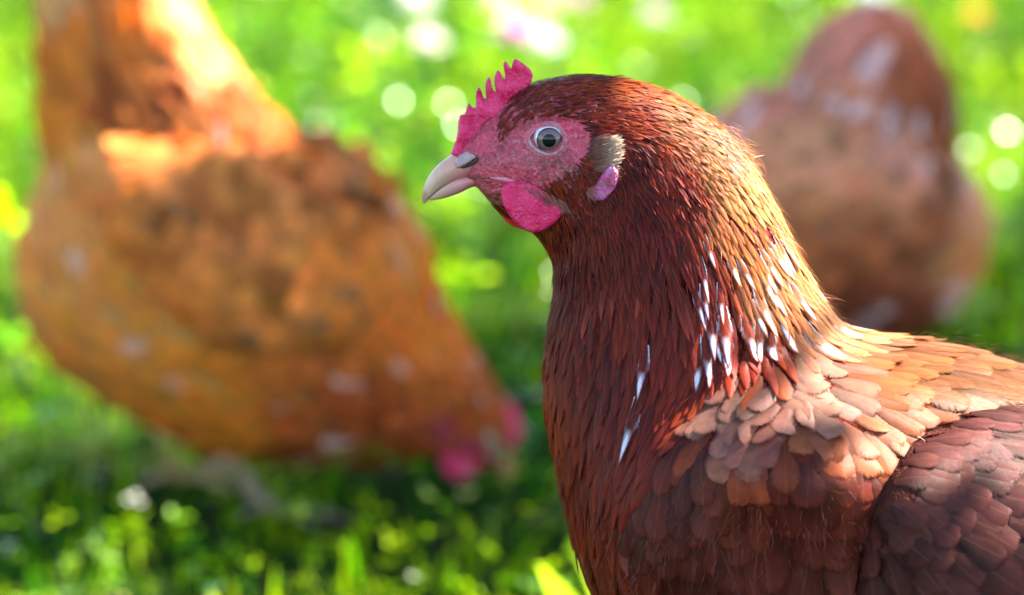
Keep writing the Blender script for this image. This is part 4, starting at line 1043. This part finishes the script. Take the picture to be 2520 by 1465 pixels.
def blades(name, n, y0, y1, hmin, hmax, wmin, wmax, stops, label, cat):
    x, y = field_xy(n, y0, y1); K = 4
    P = np.stack([x, y, np.zeros(n)], 1)
    hh = rng.uniform(hmin, hmax, n) * (1 + .5 * nz(P, 2.5)); az = rng.uniform(0, 2 * math.pi, n); ln = np.abs(rng.normal(.35, .3, n))
    short = np.exp(-(((x + .02) / .5) ** 2 + ((y - 2.28) / .3) ** 2)); hh *= 1 - .35 * short
    wd = rng.uniform(wmin, wmax, n); d = np.stack([np.cos(az), np.sin(az), 0 * az], 1); fz = az + rng.normal(math.pi / 2, .5, n)
    b = np.stack([np.cos(fz), np.sin(fz), 0 * fz], 1); vs = np.linspace(0, 1, K)
    C = P[:, None, :] + d[:, None, :] * (hh * ln)[:, None, None] * (vs ** 2)[None, :, None]
    C[:, :, 2] += hh[:, None] * (vs - .18 * ln[:, None] * vs ** 2)
    ww = wd[:, None] * np.array([1, .95, .65, .05])[None, :]
    V = np.stack([C - b[:, None, :] * ww[..., None], C + b[:, None, :] * ww[..., None]], 2).reshape(-1, 3)
    i = np.arange(n)[:, None]; k = np.arange(K - 1)[None, :]; b0 = i * K * 2 + k * 2
    Fq = np.stack([b0, b0 + 1, b0 + 3, b0 + 2], -1).reshape(-1, 4)
    c = palette(n, P, stops)
    o = link(name, mesh_np(name, V, Fq, {"fcol": np.repeat(c, K * 2, 0)}), M_GRASS); return tag(o, label, cat, kind="stuff")

GR = [(.006, .045, .010), (.012, .075, .006), (.035, .12, .002), (.12, .20, .002), (.24, .32, .003)]
blades("grass", 42000, 1.7, 9.0, .018, .055, .0012, .0028, GR, "bright green lawn grass around and behind the three hens", "grass")

def clover(name, n, y0, y1, stops, label, smin=.004, smax=.010, hmax=.06, mat=None):
    x, y = field_xy(n, y0, y1); z = rng.uniform(.012, hmax, n); P = np.stack([x, y, z], 1)
    nx = rng.normal(0, .55, n); ny = rng.normal(0, .55, n); N = np.stack([nx, ny, np.ones(n)], 1); N /= np.linalg.norm(N, axis=1, keepdims=True)
    U = np.cross(N, rng.normal(0, 1, (n, 3))); U /= np.linalg.norm(U, axis=1, keepdims=True); W_ = np.cross(N, U)
    s = rng.uniform(smin, smax, n)
    V = []; Fq = []; 
    for t in range(3):
        a = t * 2 * math.pi / 3
        for r, da in ((0.05, 0), (.75, -.42), (1.05, 0), (.75, .42)):
            V.append(P + s[:, None] * r * (U * math.cos(a + da) + W_ * math.sin(a + da)) + N * (s * .15 * r)[:, None])
    V = np.stack(V, 1).reshape(-1, 3); b0 = np.arange(n)[:, None] * 12 + np.arange(3)[None, :] * 4
    Fq = np.stack([b0, b0 + 1, b0 + 2, b0 + 3], -1).reshape(-1, 4)
    c = palette(n, P, stops)
    return tag(link(name, mesh_np(name, V, Fq, {"fcol": np.repeat(c, 12, 0)}), mat or M_CLOVER), label, "ground cover", kind="stuff")
clover("clover", 42000, 1.8, 9.0, [(.005, .045, .02), (.010, .08, .012), (.04, .13, .003), (.16, .26, .003), (.28, .36, .004)], "low clover and broad leaved weeds mixed through the lawn")
clover('glossy_leaves', 7000, 2.0, 9.0, [(.02, .09, .01), (.05, .16, .005), (.12, .24, .005), (.22, .32, .01)], 'small glossy leaves that glint in the sun across the lawn', .005, .011, .06, mat=leaf_mat('glossy_leaf', .3, .3, .9))
# pale petals and dots added to stand for bright glints out of focus
def pale_cb(n=900):
    return clover("pale_bokeh_dots", n, 2.0, 9.0, [(.55, .5, .42), (.7, .68, .6), (.8, .78, .75)], "scattered tiny pale petals and dots added to give bright blur spots through the lawn", .003, .007, .075)
pale_cb()
clover('broad_weeds', 2600, 2.1, 9.0, [(.03, .16, .02), (.10, .28, .01), (.25, .42, .01), (.36, .52, .02)], 'broad bright leaves of weeds standing here and there above the lawn', .012, .026, .07)

#---------------------------------------------------------------- individual plants
M_STEM = plain_mat("stem", (.10, .25, .03), .5, transl=.3)
def flower(px, py, z, rad, color, label, name="flower", cat="flower", petals=9, cone=(.6, .4, .05), group=None):
    P = on_ground(px, py, z); bm = bmesh.new()
    root = empty(name, (P.x, P.y, 0)); tag(root, label, cat, group)
    tube(bm, [(P.x, P.y, 0), (P.x + .004, P.y, z * .5), (P.x, P.y, z)], [.0016, .0014, .0012], 6); bm_obj("stem", bm, M_STEM, root)
    bm = bmesh.new()
    for ring, (rr, up, k) in enumerate(((1.0, .25, petals), (.7, .7, petals - 2), (.4, 1.0, petals - 4))):
        for q in range(k):
            a = 2 * math.pi * (q + ring * .5) / k; d = Vector((math.cos(a), math.sin(a), 0)); s = Vector((-d.y, d.x, 0)); o = P.copy(); u = Vector((0, 0, rad * up))
            ws = rad * .32
            v = [bm.verts.new(o), bm.verts.new(o + d * rad * rr * .55 + u * .5 - s * ws), bm.verts.new(o + d * rad * rr + u), bm.verts.new(o + d * rad * rr * .55 + u * .5 + s * ws)]
            bm.faces.new(v)
    bm_obj("petals", bm, plain_mat("petal", color, .5, transl=.35), root)
    bm = bmesh.new(); bmesh.ops.create_icosphere(bm, subdivisions=2, radius=rad * .3, matrix=Matrix.Translation(P + Vector((0, 0, rad * .3)))); bm_obj("flower_head", bm, plain_mat("flower_head", cone, .7), root)
    return root
flower(1272, 96, .10, .030, (.62, .22, .5), "largest pink flower at top centre, above the foreground hen's comb")
flower(1225, 14, .10, .024, (.62, .25, .5), "pink flower at the top edge, left of the three along the edge")
flower(1356, 16, .10, .022, (.62, .25, .48), "pink flower at the top edge, middle one of the three along the edge")
flower(1430, 8, .10, .018, (.55, .22, .5), "purple pink flower at the top edge, right of the three along the edge")
flower(1615, 48, .09, .018, (.6, .35, .55), "small lilac flower between the pink flowers and the brown hen at the right")
flower(1025, 14, .10, .026, (.8, .78, .76), "large white flower at the top edge, left of the pink flowers")
flower(1056, 118, .09, .022, (.75, .68, .66), "off white flower left of the comb, below the large white flower")
flower(1340, 118, .09, .024, (.75, .77, .78), "white flower just right of the largest pink flower")
flower(2404, 52, .08, .018, (.75, .35, .02), "orange yellow flower in the grass at the upper right corner")
flower(2140, 0, .11, .024, (.72, .74, .8), "bluish white bloom added for the bright spot right above the tail of the hen at the right")  # added bloom stands in for a blown-out bright spot

def broad_leaf(base, tip, wid, color, bm, up=.0):
    b, t = Vector(base), Vector(tip); d = t - b; s = d.cross(Vector((0, 0, 1))); s.normalize(); nrm = s.cross(d).normalized(); K = 8; prev = None
    for i in range(K + 1):
        v = i / K; wv = wid * math.sin(math.pi * min(1, (.08 + .92 * v)) ** .8) if v < 1 else 0.0004
        c = b + d * v + nrm * (math.sin(v * math.pi) * d.length * .05)
        row = [bm.verts.new(c - s * wv + nrm * wv * .25), bm.verts.new(c), bm.verts.new(c + s * wv + nrm * wv * .25)]
        if prev:
            bm.faces.new((prev[0], prev[1], row[1], row[0])); bm.faces.new((prev[1], prev[2], row[2], row[1]))
        prev = row
M_BRIGHT = plain_mat("sunlit_leaf", (.34, .50, .015), .35, transl=.5)  # sunlit yellow green painted into the leaf colour
def leafy(name, label, cat, leaves, wid, loc, mat=M_BRIGHT):
    root = empty(name, loc); tag(root, label, cat)
    for b, t in leaves:
        bm = bmesh.new(); broad_leaf(b, t, wid, None, bm); bm_obj("leaf", bm, mat, root)
    return root
def dpt(x, y, Y): return on_plane(x, y, Y)
p0 = dpt(1450, 1470, 2.05)
g0 = Vector((p0.x, 2.05, 0))
root = leafy("weed", "bright yellow green broad leaf at the bottom edge against the foreground hen's breast", "plant",
      [(g0 + Vector((0, 0, .0)), dpt(1322, 1385, 2.0)), (g0 + Vector((.01, 0, .0)), dpt(1415, 1358, 2.05)), (g0, dpt(1345, 1425, 1.97))], .011, g0)
for i_, (bx, by, tx, ty, wd_, lab) in enumerate([
    (95, 1480, 55, 1395, .0035, "bright grass blade leaning left at the bottom left corner"),
    (345, 1400, 350, 1255, .004, "upright lit grass blade at the bottom, below the pecking hen's legs"),
    (1095, 800, 1085, 650, .004, "upright lit grass blade beside the pecking hen's back")]):
    b_ = on_ground(bx, by) if by > 800 or i_ < 2 else on_ground(bx, by); t_ = on_plane(tx, ty, b_.y)
    leafy("grass_sprout", lab, "grass", [(b_, t_)], wd_, b_)
b_ = on_ground(2370, 545)
leafy("grass_tuft", "tall yellow green grass tuft at the right edge, beside the brown hen at the right", "grass tuft",
      [(b_ + Vector((random.uniform(-.02, .02), 0, 0)), on_plane(x, y, b_.y)) for x, y in ((2480, 260), (2440, 330), (2400, 350), (2370, 380), (2340, 420), (2420, 400), (2500, 330))], .0045, b_)

#=================================================================== TREE THAT CASTS THE SHADE (out of frame)
def perp(P):
    s = np.array(SUN); P = np.asarray(P, float); e1 = np.cross(s, [0, 0, 1]); e1 /= np.linalg.norm(e1); e2 = np.cross(s, e1); return np.stack([P @ e1, P @ e2], 1)
LIT = []   # (point, radius m, reject probability)
def lit(x, y, Y, r, p=1.0): LIT.append((on_plane(x, y, Y), r, p))
for x, y, r in ((1640, 240, .010), (1680, 262, .012), (1720, 300, .016), (1800, 380, .022), (1870, 480, .03), (1930, 600, .035), (1980, 700, .035), (2040, 780, .035), (2100, 850, .035), (1990, 900, .04), (1880, 960, .04), (1800, 1000, .035),
                (2000, 1020, .04), (2100, 1020, .04), (2200, 900, .045), (2300, 950, .05), (2400, 930, .05), (2500, 960, .05), (2620, 980, .05), (2150, 1000, .04)): lit(x, y, Y0, r)
for x, y, r in ((400, -30, .08), (460, 60, .045), (150, 0, .08), (440, 20, .05), (480, 90, .05), (540, 170, .05), (600, 230, .04), (455, 200, .025), (150, 20, .07), (140, 80, .03), (400, -80, .05), (250, -200, .08)): lit(x, y, Y1, r)
lit(1360, 1390, 2.0, .06); lit(1400, 1400, 2.03, .06)
def litg(x, y, r, p): LIT.append((on_ground(x, y, .03), r, p))
for x, y, r, p in ((560, 60, .3, .9), (760, 180, .3, .95), (850, 330, .22, .9), (1000, 100, .3, .9), (1000, 300, .2, .9), (1150, 200, .25, .8), (30, 250, .25, .9), (30, 420, .2, .9), (30, 600, .12, .8), (1200, 60, .3, .8),
                   (1150, 700, .10, .9), (1230, 850, .10, .85), (1280, 950, .08, .8), (60, 900, .10, .8), (200, 1000, .12, .85), (80, 1080, .12, .8), (350, 1100, .10, .8), (300, 1180, .05, .9), (450, 1230, .07, .9), (500, 1170, .07, .9),
                   (700, 1180, .07, .9), (780, 1200, .04, .8), (2450, 60, .25, .7), (2420, 400, .12, .8), (2300, 60, .2, .4), (1800, 60, .3, .5), (1700, 150, .2, .5), (1400, 60, .3, .6), (2450, 650, .08, .6), (350, 1300, .02, 1), (80, 1430, .02, 1)): litg(x, y, r, p)
for x, y, r in ((100, 900, .16), (200, 1010, .10), (330, 1050, .06), (60, 1060, .10), (340, 1130, .05), (480, 1230, .04), (800, 1235, .05), (1200, 700, .12), (1260, 880, .05), (20, 500, .25), (700, 150, .35), (950, 300, .25), (620, 1280, .03), (120, 1200, .05), (260, 1200, .05), (400, 1260, .05), (80, 1340, .04), (600, 1340, .03), (900, 1260, .04), (800, 1400, .03), (1250, 1100, .03)): litg(x, y, r, .92)
LP_ = perp([tuple(a[0]) for a in LIT]); LR = np.array([a[1] for a in LIT]); LPr = np.array([a[2] for a in LIT])
def shade_leaves(n, hmin, hmax, dens):
    gx_ = rng.uniform(-1.7, 1.7, n); gy_ = rng.uniform(.7, 8.5, n); h = rng.uniform(hmin, hmax, n)
    P = np.stack([gx_, gy_, 0 * gx_], 1) + np.array(SUN)[None, :] * (h / SUN.z)[:, None]
    d = np.hypot(*(np.moveaxis(perp(P)[:, None, :] - LP_[None, :, :], -1, 0)))
    rej = ((d < LR[None, :] + .03) * LPr[None, :]).max(1)
    clump = nz(np.stack([gx_, gy_, h * .3], 1), 3.0, 11)
    base = np.where(gy_ < 3.3, 1.0, .5 * np.clip(.55 + .9 * clump, .1, 1))
    keep = rng.random(n) < base * (1 - rej) * dens
    return P[keep]
LV = shade_leaves(46000, 1.25, 2.6, .8)
# leaf clumps added sunward to shade the foreground hen's head and far hens
extra = []
for x, y, Y, r, k in ((1300, 250, Y0, .05, 130), (1420, 230, Y0, .045, 130), (1500, 240, Y0, .035, 90), (1200, 350, Y0, .05, 110), (1100, 450, Y0, .04, 60), (1560, 230, Y0, .022, 40),
                      (900, 500, Y1, .10, 420), (750, 450, Y1, .08, 320), (600, 450, Y1, .10, 420), (400, 450, Y1, .10, 350), (500, 700, Y1, .10, 300), (800, 700, Y1, .10, 350), (1050, 700, Y1, .10, 350), (300, 360, Y1, .08, 350), (250, 250, Y1, .07, 250), (810, 715, Y1, .06, 150), (100, 600, Y1, .08, 200), (900, 650, Y1, .1, 350), (650, 600, Y1, .12, 400), (1000, 850, Y1, .08, 250), (950, 480, Y1, .07, 250), (700, 380, Y1, .06, 200), (2100, 400, Y2, .12, 350), (2250, 150, Y2, .08, 200), (1950, 550, Y2, .1, 200), (2300, 600, Y2, .1, 200), (350, 300, Y1, .05, 150), (300, 380, Y1, .06, 300), (500, 385, Y1, .06, 300), (1200, 1000, Y1, .1, 150), (2100, 150, Y2, .12, 300), (1900, 300, Y2, .10, 200), (2300, 350, Y2, .1, 200)):
    c = np.array(on_plane(x, y, Y)); P = c + rng.normal(0, r * .6, (k, 3)) + np.array(SUN)[None, :] * rng.uniform(1.25, 2.1, (k, 1)); extra.append(P)
extra = np.vstack(extra); d = np.hypot(*(np.moveaxis(perp(extra)[:, None, :] - LP_[None, :, :], -1, 0)))
extra = extra[~(((d < LR[None, :] + .03) & (LPr[None, :] > .95)).any(1))]
LV = np.vstack([LV, extra]); n = len(LV)
Nn = rng.normal(0, .5, (n, 3)) + np.array(SUN); Nn /= np.linalg.norm(Nn, axis=1, keepdims=True)
U = np.cross(Nn, rng.normal(0, 1, (n, 3))); U /= np.linalg.norm(U, axis=1, keepdims=True); W_ = np.cross(Nn, U)
ls = rng.uniform(.022, .036, n); rows = [(-1, .02), (-.4, .52), (.15, .5), (.65, .28), (1, .02)]
VV = []
for a, b in rows:
    for sg in (-1, 1): VV.append(LV + ls[:, None] * (U * a + W_ * b * sg) - Nn * (ls * .2 * a * a)[:, None])
VV = np.stack(VV, 1).reshape(-1, 3); b0 = np.arange(n)[:, None] * 10 + np.arange(4)[None, :] * 2
tf = np.stack([b0, b0 + 1, b0 + 3, b0 + 2], -1).reshape(-1, 4)
tree = empty("tree", (2.9, 3.9, 0)); tag(tree, "leafy tree standing just outside the picture at the right whose low crown shades the hens", "tree")
crown = link("crown", mesh_np("crown", VV, tf, {"fcol": np.repeat(np.array([[.05, .12, .02]]) * rng.uniform(.6, 1.5, (n, 1)), 10, 0)}), leaf_mat("tree_leaf", .22, .4), tree)
bm = bmesh.new(); T0 = Vector((2.9, 3.9, 0))
tube(bm, [T0, T0 + Vector((.02, .03, .7)), T0 + Vector((-.05, .05, 1.6)), T0 + Vector((-.1, .0, 3.2))], [.13, .10, .085, .03], 12)
ctr = [Vector(LV[i]) for i in rng.choice(n, 10, replace=False)]
for q in ctr:
    q = q + Vector((0, 0, .05)); s0 = T0 + Vector((-.04, .04, random.uniform(1.4, 2.6)))
    mid = s0.lerp(q, .5) + Vector((0, 0, .22)); tube(bm, [s0, s0.lerp(mid, .6) + Vector((0, 0, .06)), mid, q], [.03, .018, .011, .003], 6)
bm_obj("trunk", bm, plain_mat("bark", (.16, .11, .075), .85, nscale=30, c2=(.08, .055, .04), bump=.8), tree)
